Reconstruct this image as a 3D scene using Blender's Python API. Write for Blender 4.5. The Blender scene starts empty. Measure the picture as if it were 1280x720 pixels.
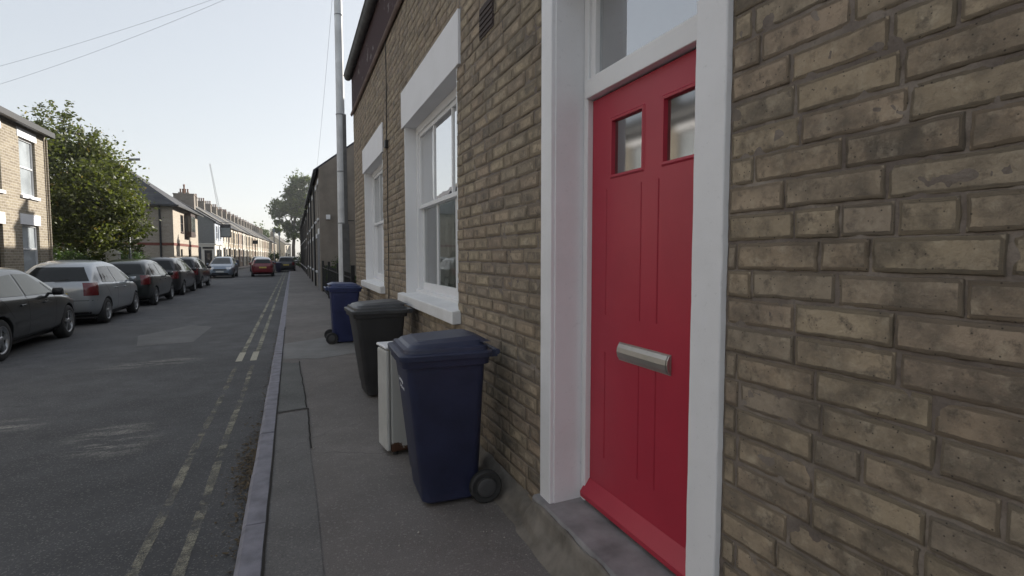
import bpy, bmesh, math, random
from mathutils import Vector, Matrix, noise
from mathutils.bvhtree import BVHTree
R = math.radians
random.seed(7)
scene = bpy.context.scene
COL = scene.collection

# ------------------------------------------------------------------ helpers
class MB:
    """collects geometry, then links it as ONE mesh object"""
    def __init__(s): s.v = []; s.f = []; s.m = []; s.sm = []
    def add(s, vs, fs, mi=0, smooth=False):
        n = len(s.v); s.v += [tuple(v) for v in vs]
        for f in fs: s.f.append([i + n for i in f]); s.m.append(mi); s.sm.append(smooth)
    def box(s, x0, x1, y0, y1, z0, z1, mi=0):
        s.add([(x0,y0,z0),(x1,y0,z0),(x1,y1,z0),(x0,y1,z0),(x0,y0,z1),(x1,y0,z1),(x1,y1,z1),(x0,y1,z1)],
              [(0,3,2,1),(4,5,6,7),(0,1,5,4),(1,2,6,5),(2,3,7,6),(3,0,4,7)], mi)
    def prism(s, pts, axis, a, b, mi=0):
        """pts: 2D polygon ; axis: extrusion axis 'x' (pts=y,z) 'y' (pts=x,z) 'z' (pts=x,y)"""
        def P(p, t):
            return (t,p[0],p[1]) if axis=='x' else ((p[0],t,p[1]) if axis=='y' else (p[0],p[1],t))
        n = len(pts)
        vs = [P(p,a) for p in pts] + [P(p,b) for p in pts]
        fs = [tuple(range(n)), tuple(range(2*n-1, n-1, -1))] + [(i, (i+1)%n, (i+1)%n+n, i+n)[::-1] for i in range(n)]
        s.add(vs, fs, mi)
    def tube(s, pts, rads, n=8, mi=0, smooth=True, caps=True):
        pts = [Vector(p) for p in pts]
        if not hasattr(rads, '__len__'): rads = [rads]*len(pts)
        vs = []; fs = []
        prev = None
        for i, p in enumerate(pts):
            d = (pts[min(i+1, len(pts)-1)] - pts[max(i-1, 0)]).normalized()
            if prev is None:
                u = d.cross(Vector((0,0,1)))
                if u.length < 1e-3: u = Vector((1,0,0))
            else: u = prev - d*prev.dot(d)
            u.normalize(); prev = u; w = d.cross(u)
            for k in range(n):
                a = 2*math.pi*k/n; vs.append(p + (u*math.cos(a) + w*math.sin(a))*rads[i])
        for i in range(len(pts)-1):
            for k in range(n):
                fs.append((i*n+k, i*n+(k+1)%n, (i+1)*n+(k+1)%n, (i+1)*n+k))
        s.add(vs, fs, mi, smooth)
        if caps: s.add(vs[:n], [tuple(range(n))[::-1]], mi); s.add(vs[-n:], [tuple(range(n))], mi)
    def lathe(s, prof, c, axis='y', n=24, mi=0, smooth=True):
        """prof: (radius, along axis)"""
        vs = []; fs = []
        for r, t in prof:
            for k in range(n):
                a = 2*math.pi*k/n; p = (r*math.cos(a), r*math.sin(a))
                q = {'y': (p[0], t, p[1]), 'x': (t, p[0], p[1]), 'z': (p[0], p[1], t)}[axis]
                vs.append((q[0]+c[0], q[1]+c[1], q[2]+c[2]))
        for i in range(len(prof)-1):
            for k in range(n): fs.append((i*n+k, i*n+(k+1)%n, (i+1)*n+(k+1)%n, (i+1)*n+k))
        s.add(vs, fs, mi, smooth)
    def grid(s, P, nu, nv, mi=0, smooth=True):
        vs = [P(i/nu, j/nv) for j in range(nv+1) for i in range(nu+1)]
        fs = [(j*(nu+1)+i, j*(nu+1)+i+1, (j+1)*(nu+1)+i+1, (j+1)*(nu+1)+i) for j in range(nv) for i in range(nu)]
        s.add(vs, fs, mi, smooth)
    def build(s, name, mats, parent=None, bevel=0, seg=2, normals=True, loc=None, subsurf=0):
        me = bpy.data.meshes.new(name); me.from_pydata(s.v, [], s.f)
        if not isinstance(mats, (list, tuple)): mats = [mats]
        for m in mats: me.materials.append(m)
        me.polygons.foreach_set('material_index', s.m); me.polygons.foreach_set('use_smooth', s.sm)
        if normals:
            b = bmesh.new(); b.from_mesh(me); bmesh.ops.recalc_face_normals(b, faces=b.faces); b.to_mesh(me); b.free()
        o = bpy.data.objects.new(name, me); COL.objects.link(o)
        if parent: o.parent = parent
        if loc: o.location = loc
        if bevel:
            m = o.modifiers.new('bevel', 'BEVEL'); m.width = bevel; m.segments = seg; m.limit_method = 'ANGLE'; m.angle_limit = R(40)
            m.harden_normals = False
        if subsurf:
            m = o.modifiers.new('sub', 'SUBSURF'); m.levels = subsurf; m.render_levels = subsurf
        return o

def loft(b, rings, mi=0, smooth=True, cap0=True, cap1=True):
    n = len(rings[0]); vs = [v for r in rings for v in r]
    fs = [(i*n+k, i*n+(k+1)%n, (i+1)*n+(k+1)%n, (i+1)*n+k) for i in range(len(rings)-1) for k in range(n)]
    b.add(vs, fs, mi, smooth)
    if cap0: b.add(rings[0], [tuple(range(n))[::-1]], mi)
    if cap1: b.add(rings[-1], [tuple(range(n))], mi)
def tag(o, label=None, cat=None, group=None, kind=None):
    if label: o['label'] = label
    if cat: o['category'] = cat
    if group: o['group'] = group
    if kind: o['kind'] = kind
    return o
def thing(name, label, cat, loc=(0,0,0), rz=0, group=None):
    o = bpy.data.objects.new(name, None); COL.objects.link(o); o.location = loc; o.rotation_euler = (0,0,rz)
    o.empty_display_size = .2
    return tag(o, label, cat, group)
def copy_tree(o, parent=None):
    c = o.copy(); COL.objects.link(c); c.parent = parent
    for ch in list(o.children): copy_tree(ch, c)
    return c
def esplit(o, a=38):
    m = o.modifiers.new('split', 'EDGE_SPLIT'); m.split_angle = R(a); return o
def patch_label(o, lab): o['label'] = lab

# ------------------------------------------------------------------ materials
def newmat(name):
    m = bpy.data.materials.new(name); m.use_nodes = True
    nt = m.node_tree; return m, nt, nt.nodes['Principled BSDF']
def N(nt, t, **kw):
    n = nt.nodes.new(t)
    for k, v in kw.items():
        if k.startswith('i_'): n.inputs[k[2:].replace('_', ' ')].default_value = v
        else: setattr(n, k, v)
    return n
def L(nt, a, b): nt.links.new(a, b)
def rgba(c): return (c[0], c[1], c[2], 1)
def ramp(nt, fac, stops):
    r = nt.nodes.new('ShaderNodeValToRGB'); e = r.color_ramp.elements
    while len(e) < len(stops): e.new(.5)
    for i, (p, c) in enumerate(stops):
        e[i].position = p; e[i].color = rgba(c) if hasattr(c, '__len__') else (c,c,c,1)
    L(nt, fac, r.inputs['Fac']); return r.outputs['Color']
def mixc(nt, fac, a, b, mode='MIX'):
    m = nt.nodes.new('ShaderNodeMix'); m.data_type = 'RGBA'; m.blend_type = mode
    for sock, val in ((m.inputs[0], fac), (m.inputs[6], a), (m.inputs[7], b)):
        if hasattr(val, 'node'): L(nt, val, sock)
        elif hasattr(val, '__len__'): sock.default_value = rgba(val)
        else: sock.default_value = val
    return m.outputs[2]
def noise_n(nt, vec, scale, detail=4, rough=.55, out='Fac'):
    n = nt.nodes.new('ShaderNodeTexNoise'); n.inputs['Scale'].default_value = scale
    n.inputs['Detail'].default_value = detail; n.inputs['Roughness'].default_value = rough
    if vec is not None: L(nt, vec, n.inputs['Vector'])
    return n.outputs[out]
def objvec(nt, scale=None):
    t = nt.nodes.new('ShaderNodeTexCoord').outputs['Object']
    if scale:
        m = nt.nodes.new('ShaderNodeMapping'); m.inputs['Scale'].default_value = scale; L(nt, t, m.inputs['Vector']); t = m.outputs[0]
    return t
def bump(nt, h, strength, dist, bsdf, prev=None):
    b = nt.nodes.new('ShaderNodeBump'); b.inputs['Strength'].default_value = strength; b.inputs['Distance'].default_value = dist
    L(nt, h, b.inputs['Height'])
    if prev is not None: L(nt, prev, b.inputs['Normal'])
    L(nt, b.outputs[0], bsdf.inputs['Normal']); return b.outputs[0]
def simple(name, col, rough=.6, metal=0, var=.12, scale=6, bmp=0, bscale=60, coat=0, spec=.5):
    m, nt, b = newmat(name); v = objvec(nt)
    n = noise_n(nt, v, scale, 5)
    c = mixc(nt, ramp(nt, n, [(.3, 0), (.7, 1)]), [x*(1-var) for x in col], [min(1, x*(1+var)) for x in col])
    L(nt, c, b.inputs['Base Color']); b.inputs['Roughness'].default_value = rough; b.inputs['Metallic'].default_value = metal
    b.inputs['Coat Weight'].default_value = coat; b.inputs['Coat Roughness'].default_value = .06
    b.inputs['Specular IOR Level'].default_value = spec
    if bmp: bump(nt, noise_n(nt, v, bscale, 3), bmp, .004, b)
    return m
def glass_mat(name, refl=.0, tint=(.8,.85,.85), mul=1.7, gr=.01):
    """thin window pane: mostly clear, mirror-like by Fresnel"""
    m, nt, b = newmat(name); nt.nodes.remove(b)
    out = nt.nodes['Material Output']
    fr = N(nt, 'ShaderNodeFresnel', i_IOR=1.55); mt = N(nt, 'ShaderNodeMath', operation='MULTIPLY_ADD'); L(nt, fr.outputs[0], mt.inputs[0])
    mt.inputs[1].default_value = mul; mt.inputs[2].default_value = refl; mt.use_clamp = True
    tr = N(nt, 'ShaderNodeBsdfTransparent'); tr.inputs[0].default_value = rgba(tint)
    gl = N(nt, 'ShaderNodeBsdfGlossy'); gl.inputs['Roughness'].default_value = gr
    v = objvec(nt); bp = N(nt, 'ShaderNodeBump'); bp.inputs['Strength'].default_value = .04; bp.inputs['Distance'].default_value = .02
    L(nt, noise_n(nt, v, 2.5, 2), bp.inputs['Height']); L(nt, bp.outputs[0], gl.inputs['Normal'])
    mx = N(nt, 'ShaderNodeMixShader'); L(nt, mt.outputs[0], mx.inputs[0]); L(nt, tr.outputs[0], mx.inputs[1]); L(nt, gl.outputs[0], mx.inputs[2])
    L(nt, mx.outputs[0], out.inputs[0]); return m
def brick_mat(name, c1, c2, mortar, bw=.235, rh=.08, scale=1, dirt=.35, mort=.012):
    """procedural brickwork mapped by the wall's facing"""
    m, nt, b = newmat(name)
    t = nt.nodes.new('ShaderNodeTexCoord'); sp = N(nt, 'ShaderNodeSeparateXYZ'); L(nt, t.outputs['Object'], sp.inputs[0])
    sn = N(nt, 'ShaderNodeSeparateXYZ'); L(nt, t.outputs['Normal'], sn.inputs[0])
    ab = N(nt, 'ShaderNodeMath', operation='ABSOLUTE'); L(nt, sn.outputs[0], ab.inputs[0])
    gt = N(nt, 'ShaderNodeMath', operation='GREATER_THAN'); L(nt, ab.outputs[0], gt.inputs[0]); gt.inputs[1].default_value = .6
    mu = N(nt, 'ShaderNodeMix'); mu.data_type = 'FLOAT'; L(nt, gt.outputs[0], mu.inputs[0]); L(nt, sp.outputs[0], mu.inputs[2]); L(nt, sp.outputs[1], mu.inputs[3])
    cb = N(nt, 'ShaderNodeCombineXYZ'); L(nt, mu.outputs[0], cb.inputs[0]); L(nt, sp.outputs[2], cb.inputs[1])
    br = N(nt, 'ShaderNodeTexBrick'); L(nt, cb.outputs[0], br.inputs['Vector'])
    br.inputs['Scale'].default_value = 1; br.inputs['Brick Width'].default_value = bw; br.inputs['Row Height'].default_value = rh
    br.inputs['Mortar Size'].default_value = mort*.5; br.inputs['Mortar Smooth'].default_value = .2; br.inputs['Bias'].default_value = 0
    br.inputs['Color1'].default_value = rgba(c1); br.inputs['Color2'].default_value = rgba(c2); br.inputs['Mortar'].default_value = rgba(mortar)
    n1 = noise_n(nt, t.outputs['Object'], 1.1, 6, .6); n2 = noise_n(nt, t.outputs['Object'], 14, 4)
    c = mixc(nt, ramp(nt, n1, [(.35, 0), (.75, dirt)]), br.outputs['Color'], (c1[0]*.45, c1[1]*.45, c1[2]*.45))
    c = mixc(nt, ramp(nt, n2, [(.35, 0), (.8, .5)]), c, (c2[0]*.6, c2[1]*.58, c2[2]*.55))
    L(nt, c, b.inputs['Base Color']); b.inputs['Roughness'].default_value = .9
    bump(nt, br.outputs['Fac'], .5, -.006, b); return m
def slate_mat(name, col, rows=.22):
    m, nt, b = newmat(name)
    t = nt.nodes.new('ShaderNodeTexCoord'); sp = N(nt, 'ShaderNodeSeparateXYZ'); L(nt, t.outputs['Object'], sp.inputs[0])
    ad = N(nt, 'ShaderNodeMath', operation='ADD'); L(nt, sp.outputs[0], ad.inputs[0]); L(nt, sp.outputs[1], ad.inputs[1])
    cb = N(nt, 'ShaderNodeCombineXYZ'); L(nt, ad.outputs[0], cb.inputs[0]); L(nt, sp.outputs[2], cb.inputs[1])
    br = N(nt, 'ShaderNodeTexBrick'); L(nt, cb.outputs[0], br.inputs['Vector']); br.inputs['Scale'].default_value = 1
    br.inputs['Brick Width'].default_value = .28; br.inputs['Row Height'].default_value = rows*.62; br.inputs['Mortar Size'].default_value = .006
    br.inputs['Color1'].default_value = rgba([x*1.15 for x in col]); br.inputs['Color2'].default_value = rgba([x*.8 for x in col]); br.inputs['Mortar'].default_value = rgba([x*.35 for x in col])
    n = noise_n(nt, t.outputs['Object'], 1.5, 5)
    c = mixc(nt, ramp(nt, n, [(.4, 0), (.75, .5)]), br.outputs['Color'], (col[0]*1.1, col[1]*1.15, col[2]*.85))
    L(nt, c, b.inputs['Base Color']); b.inputs['Roughness'].default_value = .8; b.inputs['Specular IOR Level'].default_value = .2; bump(nt, br.outputs['Fac'], .4, -.01, b); return m
def paint_mat(name, col, dirt=.25, rough=.45, scale=3, flake=.0):
    """wall or joinery paint with grime, faint brush unevenness and chips"""
    m, nt, b = newmat(name); v = objvec(nt)
    n1 = noise_n(nt, v, scale, 7, .65); n2 = noise_n(nt, v, 45, 4, .6)
    g = [x*.55 for x in col]; g[2] *= .92
    c = mixc(nt, ramp(nt, n1, [(.42, 0), (.78, dirt)]), col, g)
    c = mixc(nt, ramp(nt, n2, [(.62, 0), (.74, dirt*1.2)]), c, [x*.5 for x in col])
    L(nt, c, b.inputs['Base Color']); b.inputs['Roughness'].default_value = rough
    bump(nt, noise_n(nt, v, 30, 4), .25, .002, b); return m

def asphalt_mat(name, col, patchy=.35, speck=.5, sc=180, sun_glints=()):
    m, nt, b = newmat(name); v = objvec(nt)
    big = noise_n(nt, v, .35, 5, .6); mid = noise_n(nt, v, 2.6, 6, .65); fine = noise_n(nt, v, sc, 3, .7)
    vor = N(nt, 'ShaderNodeTexVoronoi'); vor.inputs['Scale'].default_value = sc*.75; L(nt, v, vor.inputs['Vector'])
    c = mixc(nt, ramp(nt, big, [(.35, 0), (.65, 1)]), [x*(1-patchy*.5) for x in col], [x*(1+patchy*.6) for x in col])
    c = mixc(nt, ramp(nt, mid, [(.4, 0), (.7, .55)]), c, [x*.72 for x in col])
    c = mixc(nt, ramp(nt, fine, [(.38, .5), (.62, 0)]), c, [x*.4 for x in col])
    w = N(nt, 'ShaderNodeSeparateColor'); L(nt, vor.outputs['Color'], w.inputs[0])
    c = mixc(nt, ramp(nt, w.outputs[0], [(.86, 0), (.97, speck)]), c, (.34, .32, .3))
    vc = N(nt, 'ShaderNodeTexVoronoi', feature='DISTANCE_TO_EDGE'); vc.inputs['Scale'].default_value = .9
    wv = nt.nodes.new('ShaderNodeMix'); wv.data_type = 'VECTOR'; wv.inputs[0].default_value = .25; L(nt, v, wv.inputs[4]); L(nt, noise_n(nt, v, 3, 4, .6, 'Color'), wv.inputs[5])
    L(nt, wv.outputs[1], vc.inputs['Vector'])
    crack = N(nt, 'ShaderNodeMath', operation='MULTIPLY'); L(nt, ramp(nt, vc.outputs['Distance'], [(.0, .7), (.006, 0)]), crack.inputs[0]); L(nt, ramp(nt, big, [(.5, 0), (.62, 1)]), crack.inputs[1])
    c = mixc(nt, crack.outputs[0], c, [x*.3 for x in col])
    for (sx, sy, rx, ry) in sun_glints:      # sun glints put into the road colour as gritty pale streaks
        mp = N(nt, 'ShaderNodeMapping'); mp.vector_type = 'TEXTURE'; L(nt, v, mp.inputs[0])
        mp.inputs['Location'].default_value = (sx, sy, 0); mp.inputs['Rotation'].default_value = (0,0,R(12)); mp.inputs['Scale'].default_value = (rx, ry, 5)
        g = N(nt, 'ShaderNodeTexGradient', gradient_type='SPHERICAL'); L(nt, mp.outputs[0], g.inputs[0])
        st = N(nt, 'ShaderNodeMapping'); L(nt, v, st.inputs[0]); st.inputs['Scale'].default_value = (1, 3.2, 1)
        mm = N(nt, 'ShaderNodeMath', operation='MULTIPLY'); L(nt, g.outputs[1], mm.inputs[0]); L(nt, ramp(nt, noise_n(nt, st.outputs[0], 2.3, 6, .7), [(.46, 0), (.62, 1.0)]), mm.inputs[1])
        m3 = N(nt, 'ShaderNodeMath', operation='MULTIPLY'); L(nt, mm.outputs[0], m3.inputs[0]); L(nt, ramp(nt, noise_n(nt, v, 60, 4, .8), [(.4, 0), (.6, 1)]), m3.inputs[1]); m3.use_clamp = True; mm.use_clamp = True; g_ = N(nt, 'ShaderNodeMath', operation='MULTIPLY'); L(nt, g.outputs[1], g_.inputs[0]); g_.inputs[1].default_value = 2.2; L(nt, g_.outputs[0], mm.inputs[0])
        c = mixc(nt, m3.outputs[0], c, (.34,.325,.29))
    L(nt, c, b.inputs['Base Color'])
    L(nt, ramp(nt, mid, [(.3, .78), (.7, .95)]), b.inputs['Roughness'])
    bump(nt, fine, .6, .004, b); return m

M = {}
M['white'] = paint_mat('white_paint', (.82,.82,.84), .2, .5)
M['white_joinery'] = paint_mat('white_gloss_joinery', (.82,.82,.83), .12, .32)
M['lintel'] = paint_mat('white_masonry_paint', (.82,.82,.84), .15, .7)
M['sill'] = paint_mat('white_sill_paint', (.8,.8,.8), .3, .6)
M['fascia'] = simple('oxblood_fascia', (.055,.034,.035), .85, var=.3, scale=3, bmp=.2, bscale=20, spec=.15)
M['fascia_bead'] = simple('faded_brown_bead', (.17,.125,.11), .8, var=.2, spec=.2)
M['gutter'] = simple('grey_cast_gutter', (.13,.13,.13), .75, var=.25, spec=.25)
M['dark'] = simple('dark_interior', (.02,.02,.02), .9)
M['room'] = simple('room_plaster', (.35,.34,.32), .9)
M['curtain'] = simple('net_curtain', (.72,.72,.70), .9, var=.08, scale=12)
M['glass'] = glass_mat('window_glass', .05)
M['obscured'] = glass_mat('dim_door_glass', -.02, (.32,.33,.3), .42, .07)
M['fan'] = glass_mat('fanlight_glass', -.0, (.5,.56,.6), .65)
M['net'] = simple('netted_window_glass', (.36,.39,.41), .12, var=.25, scale=1.5, spec=.6)
M['farglass'] = simple('far_window_glass', (.035,.04,.045), .08, var=.3, scale=.5, spec=.8)
M['black_rubber'] = simple('rubber', (.03,.03,.03), .75, bmp=.2)
M['concrete'] = simple('concrete', (.19,.18,.165), .9, var=.3, scale=5, bmp=.5, bscale=90)
M['stonestep'] = simple('stone_step', (.24,.23,.23), .8, var=.35, scale=5, bmp=.4, bscale=60)
M['granite'] = simple('granite_kerb', (.21,.205,.235), .75, var=.25, scale=9, bmp=.4, bscale=140)
M['metal'] = simple('brushed_metal', (.5,.49,.46), .5, metal=1, var=.06, scale=20)
M['iron'] = simple('black_iron', (.015,.015,.016), .5)
M['galv'] = simple('galvanised', (.32,.33,.34), .5, metal=.6, var=.15)
M['slate'] = slate_mat('slate', (.075,.075,.085))
M['slate_dark'] = slate_mat('dark_slate', (.04,.038,.04))
M['slate_warm'] = slate_mat('weathered_slate', (.16,.15,.145))
M['render_brown'] = simple('brown_sun_blocker', (.25,.218,.185), .95, var=.18, scale=1.5, bmp=.3, bscale=50)
M['render_grey'] = simple('grey_render', (.19,.195,.19), .9, var=.1)
M['render_cream'] = simple('cream_render', (.55,.48,.38), .9, var=.1, scale=2)
M['chimney_pot'] = simple('clay_pot', (.22,.12,.08), .85, var=.3)

# red door paint
m, nt, b = newmat('red_door_paint'); v = objvec(nt)
c = mixc(nt, ramp(nt, noise_n(nt, v, 2.5, 5), [(.35, 0), (.7, 1)]), (.40,.024,.05), (.46,.032,.06))
c = mixc(nt, ramp(nt, noise_n(nt, objvec(nt, (1,1,.15)), 30, 5, .7), [(.68, 0), (.8, .35)]), c, (.2,.05,.06))
L(nt, c, b.inputs['Base Color']); b.inputs['Roughness'].default_value = .42; b.inputs['Specular IOR Level'].default_value = .5
bump(nt, noise_n(nt, objvec(nt, (1,1,.2)), 60, 3), .12, .001, b); M['red'] = m

# hand-laid brick: per-brick tone from attributes, stains and soot from noise
m, nt, b = newmat('old_gault_brick'); v = objvec(nt)
at = N(nt, 'ShaderNodeVertexColor', layer_name='tone'); sp = N(nt, 'ShaderNodeSeparateColor'); L(nt, at.outputs[0], sp.inputs[0])
rnd = sp.outputs[0]; edge = sp.outputs[1]; soot = sp.outputs[2]
c = ramp(nt, rnd, [(.0, (.35,.28,.20)), (.2, (.44,.36,.25)), (.42, (.41,.315,.225)), (.6, (.49,.40,.28)), (.78, (.44,.34,.25)), (.9, (.405,.335,.245)), (1, (.35,.285,.22))])
off = N(nt, 'ShaderNodeVectorMath', operation='MULTIPLY_ADD'); L(nt, at.outputs[0], off.inputs[0]); off.inputs[1].default_value = (7,7,7); L(nt, v, off.inputs[2])
n1 = noise_n(nt, off.outputs[0], 7, 5, .6); n2 = noise_n(nt, off.outputs[0], 45, 5, .65); n3 = noise_n(nt, v, 1.3, 4, .6)
c = mixc(nt, ramp(nt, n1, [(.44, 0), (.64, .8)]), c, (.165,.137,.105))
st = N(nt, 'ShaderNodeMath', operation='MULTIPLY'); L(nt, soot, st.inputs[0]); L(nt, ramp(nt, n1, [(.32, .15), (.55, 1)]), st.inputs[1])
c = mixc(nt, st.outputs[0], c, (.075,.07,.065))
c = mixc(nt, ramp(nt, n2, [(.6, 0), (.8, .28)]), c, (.55,.48,.37))
c = mixc(nt, ramp(nt, n3, [(.5, 0), (.7, .22)]), c, (.2,.17,.145))
c = mixc(nt, ramp(nt, edge, [(.0, .5), (.4, 0)]), c, (.20,.17,.14))
n5 = noise_n(nt, off.outputs[0], 16, 5, .7)
c = mixc(nt, ramp(nt, n5, [(.52, 0), (.72, .55)]), c, (.56,.48,.36))
c = mixc(nt, ramp(nt, noise_n(nt, off.outputs[0], 26, 5, .7), [(.53, 0), (.68, .7)]), c, (.12,.10,.08))
c = mixc(nt, ramp(nt, noise_n(nt, objvec(nt, (1,1,2.2)), 3.2, 8, .72), [(.5, 0), (.68, .42)]), c, (.10,.085,.072))
pit = N(nt, 'ShaderNodeTexVoronoi'); pit.inputs['Scale'].default_value = 55; L(nt, v, pit.inputs['Vector'])
c = mixc(nt, ramp(nt, pit.outputs['Distance'], [(.07, .75), (.14, 0)]), c, (.03,.026,.024))
L(nt, c, b.inputs['Base Color']); b.inputs['Roughness'].default_value = .93
b1 = bump(nt, n2, .8, .008, b); bump(nt, noise_n(nt, v, 220, 4, .8), .9, .003, b, b1); M['brick'] = m
m, nt, b = newmat('old_mortar'); v = objvec(nt)
c = mixc(nt, ramp(nt, noise_n(nt, v, 5, 6, .65), [(.42, 0), (.75, 1)]), (.17,.14,.12), (.36,.31,.26))
c = mixc(nt, ramp(nt, noise_n(nt, v, 40, 4, .7), [(.55, 0), (.7, .6)]), c, (.08,.064,.055))
c = mixc(nt, ramp(nt, noise_n(nt, objvec(nt, (1,1,2.2)), 3.2, 8, .72), [(.5, 0), (.68, .42)]), c, (.10,.085,.072))
L(nt, c, b.inputs['Base Color']); b.inputs['Roughness'].default_value = .95; bump(nt, noise_n(nt, v, 70, 5, .7), .8, .006, b); M['mortar'] = m

M['road'] = asphalt_mat('road_asphalt', (.094,.094,.097), .5, .35, 170, sun_glints=((-1.5,5.55,.42,.6),(-2.7,6.3,.55,.4),(-2.0,9.3,.8,.35)))
M['road_patch'] = asphalt_mat('road_patch_asphalt', (.16,.16,.158), .3, .3)
M['pave'] = asphalt_mat('pavement_asphalt', (.195,.178,.166), .45, .4, 150)
M['pave_dark'] = asphalt_mat('trench_asphalt', (.172,.166,.160), .35, .3, 150)
M['pave_light'] = asphalt_mat('light_asphalt', (.25,.247,.24), .4, .25, 150)
def worn(name, col, under, lo, hi):
    m, nt, b = newmat(name); v = objvec(nt)
    n = noise_n(nt, v, 7, 8, .75); n2 = noise_n(nt, v, 160, 3, .7); n3 = noise_n(nt, v, 1.2, 3)
    a = N(nt, 'ShaderNodeMath', operation='MULTIPLY_ADD'); L(nt, n3, a.inputs[0]); a.inputs[1].default_value = .5; L(nt, n, a.inputs[2])
    f = ramp(nt, a.outputs[0], [(lo, 0), (hi, 1)])
    f2 = N(nt, 'ShaderNodeMath', operation='MULTIPLY'); L(nt, f, f2.inputs[0]); L(nt, ramp(nt, n2, [(.3, .35), (.6, 1)]), f2.inputs[1])
    b.inputs['Base Color'].default_value = rgba(col); b.inputs['Roughness'].default_value = .85
    bump(nt, n2, .5, .003, b)
    tr = N(nt, 'ShaderNodeBsdfTransparent'); mx = N(nt, 'ShaderNodeMixShader'); L(nt, f2.outputs[0], mx.inputs[0]); L(nt, tr.outputs[0], mx.inputs[1]); L(nt, b.outputs[0], mx.inputs[2])
    L(nt, mx.outputs[0], nt.nodes['Material Output'].inputs[0]); return m
M['yellow_worn'] = worn('worn_yellow_paint', (.34,.32,.25), (.094,.094,.096), .67, .88)
M['yellow'] = worn('yellow_paint', (.36,.345,.27), (.098,.098,.098), .55, .82)
M['yellow_bar'] = worn('pale_terminal_bar', (.55,.52,.42), (.11,.11,.105), .4, .62)

# ------------------------------------------------------------------ ground
def bend(Y): return 0 if Y < 70 else (Y-70)*.035
YS = [-14, 0, 4, 8, 12, 20, 30, 45, 60, 70, 80, 100, 120, 150, 185]
b = MB(); b.add([(-400,-150,-.16),(400,-150,-.16),(400,700,-.16),(-400,700,-.16)], [(0,1,2,3)])
tag(b.build('ground', asphalt_mat('open_ground', (.07,.075,.05), .4, .1, 20)), kind='structure')
def strip(x0, x1, z, name, mat, ys=YS, y0=None, y1=None, sub=1):
    b = MB()
    for i in range(len(ys)-1):
        a, c = ys[i], ys[i+1]
        b.add([(x0+bend(a),a,z),(x1+bend(a),a,z),(x1+bend(c),c,z),(x0+bend(c),c,z)], [(0,1,2,3)])
    return tag(b.build(name, mat), kind='structure')
ZR = -.11
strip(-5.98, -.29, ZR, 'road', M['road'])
# side street between the flats and the public house
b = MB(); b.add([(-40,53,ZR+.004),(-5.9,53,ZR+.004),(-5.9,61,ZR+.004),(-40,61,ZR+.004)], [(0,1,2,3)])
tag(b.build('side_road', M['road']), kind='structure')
strip(-.175, 1.27, 0, 'pavement', M['pave'])
def slab(x0, x1, y0, y1, z0, z1, name, mat):
    b = MB(); n = [y for y in YS if y0 < y < y1]; ys = [y0]+n+[y1]
    for i in range(len(ys)-1):
        a, c = ys[i], ys[i+1]
        for (p, q, r, s) in (((x0,z1),(x1,z1),(x1,z1),(x0,z1)), ):
            b.add([(x0+bend(a),a,z1),(x1+bend(a),a,z1),(x1+bend(c),c,z1),(x0+bend(c),c,z1)], [(0,1,2,3)])
        b.add([(x1+bend(a),a,z0),(x1+bend(c),c,z0),(x1+bend(c),c,z1),(x1+bend(a),a,z1)], [(0,1,2,3)])
    return tag(b.build(name, mat), kind='structure')
slab(-7.45, -5.99, -14, 52.9, -.15, -.005, 'far_pavement', M['pave'])
slab(-7.45, -5.99, 61.1, 185, -.15, -.005, 'far_pavement', M['pave'])
# kerb stones (right side) : one mesh with worn arrises and open joints
def kerb(x0, x1, y0, y1, L0, name, jitter=.004, seed=3):
    rr = random.Random(seed); b = MB(); y = y0
    while y < y1:
        ln = L0*rr.uniform(.85, 1.15); a, c = y+.004, min(y+ln, y1)-.004
        dz = rr.uniform(-jitter, jitter); dx = rr.uniform(-jitter, jitter)
        n = 6; vs = []; 
        prof = [(x0-.012, -.2), (x0+.0, -.018), (x0+.022, 0), (x1, .001), (x1, -.2)]
        for i in range(n+1):
            yy = a+(c-a)*i/n; w = .003*noise.noise(Vector((yy*5, x0, 0))); e = bend(yy)
            for j, (px, pz) in enumerate(prof): vs.append((px+dx+e+w, yy, pz+dz+(w if j in (1,2) else 0)))
        k = len(prof); fs = [(i*k+j, (i+1)*k+j, (i+1)*k+j+1, i*k+j+1) for i in range(n) for j in range(k-1)]
        fs += [tuple(range(k)), tuple(range(n*k, n*k+k))[::-1]]
        b.add(vs, fs); y += ln
    return tag(b.build(name, M['granite'], bevel=.006), kind='structure')
kerb(-.295, -.17, -3, 60, .92, 'kerb')
kerb(-.295, -.17, 60, 180, 3, 'kerb')
kerb(-6.0, -5.985+.1, -10, 52.9, .92, 'kerb', seed=5)
b = MB(); 
def flat(b, pts, z): b.add([(x, y, z) for x, y in pts], [tuple(range(len(pts)))])
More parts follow.
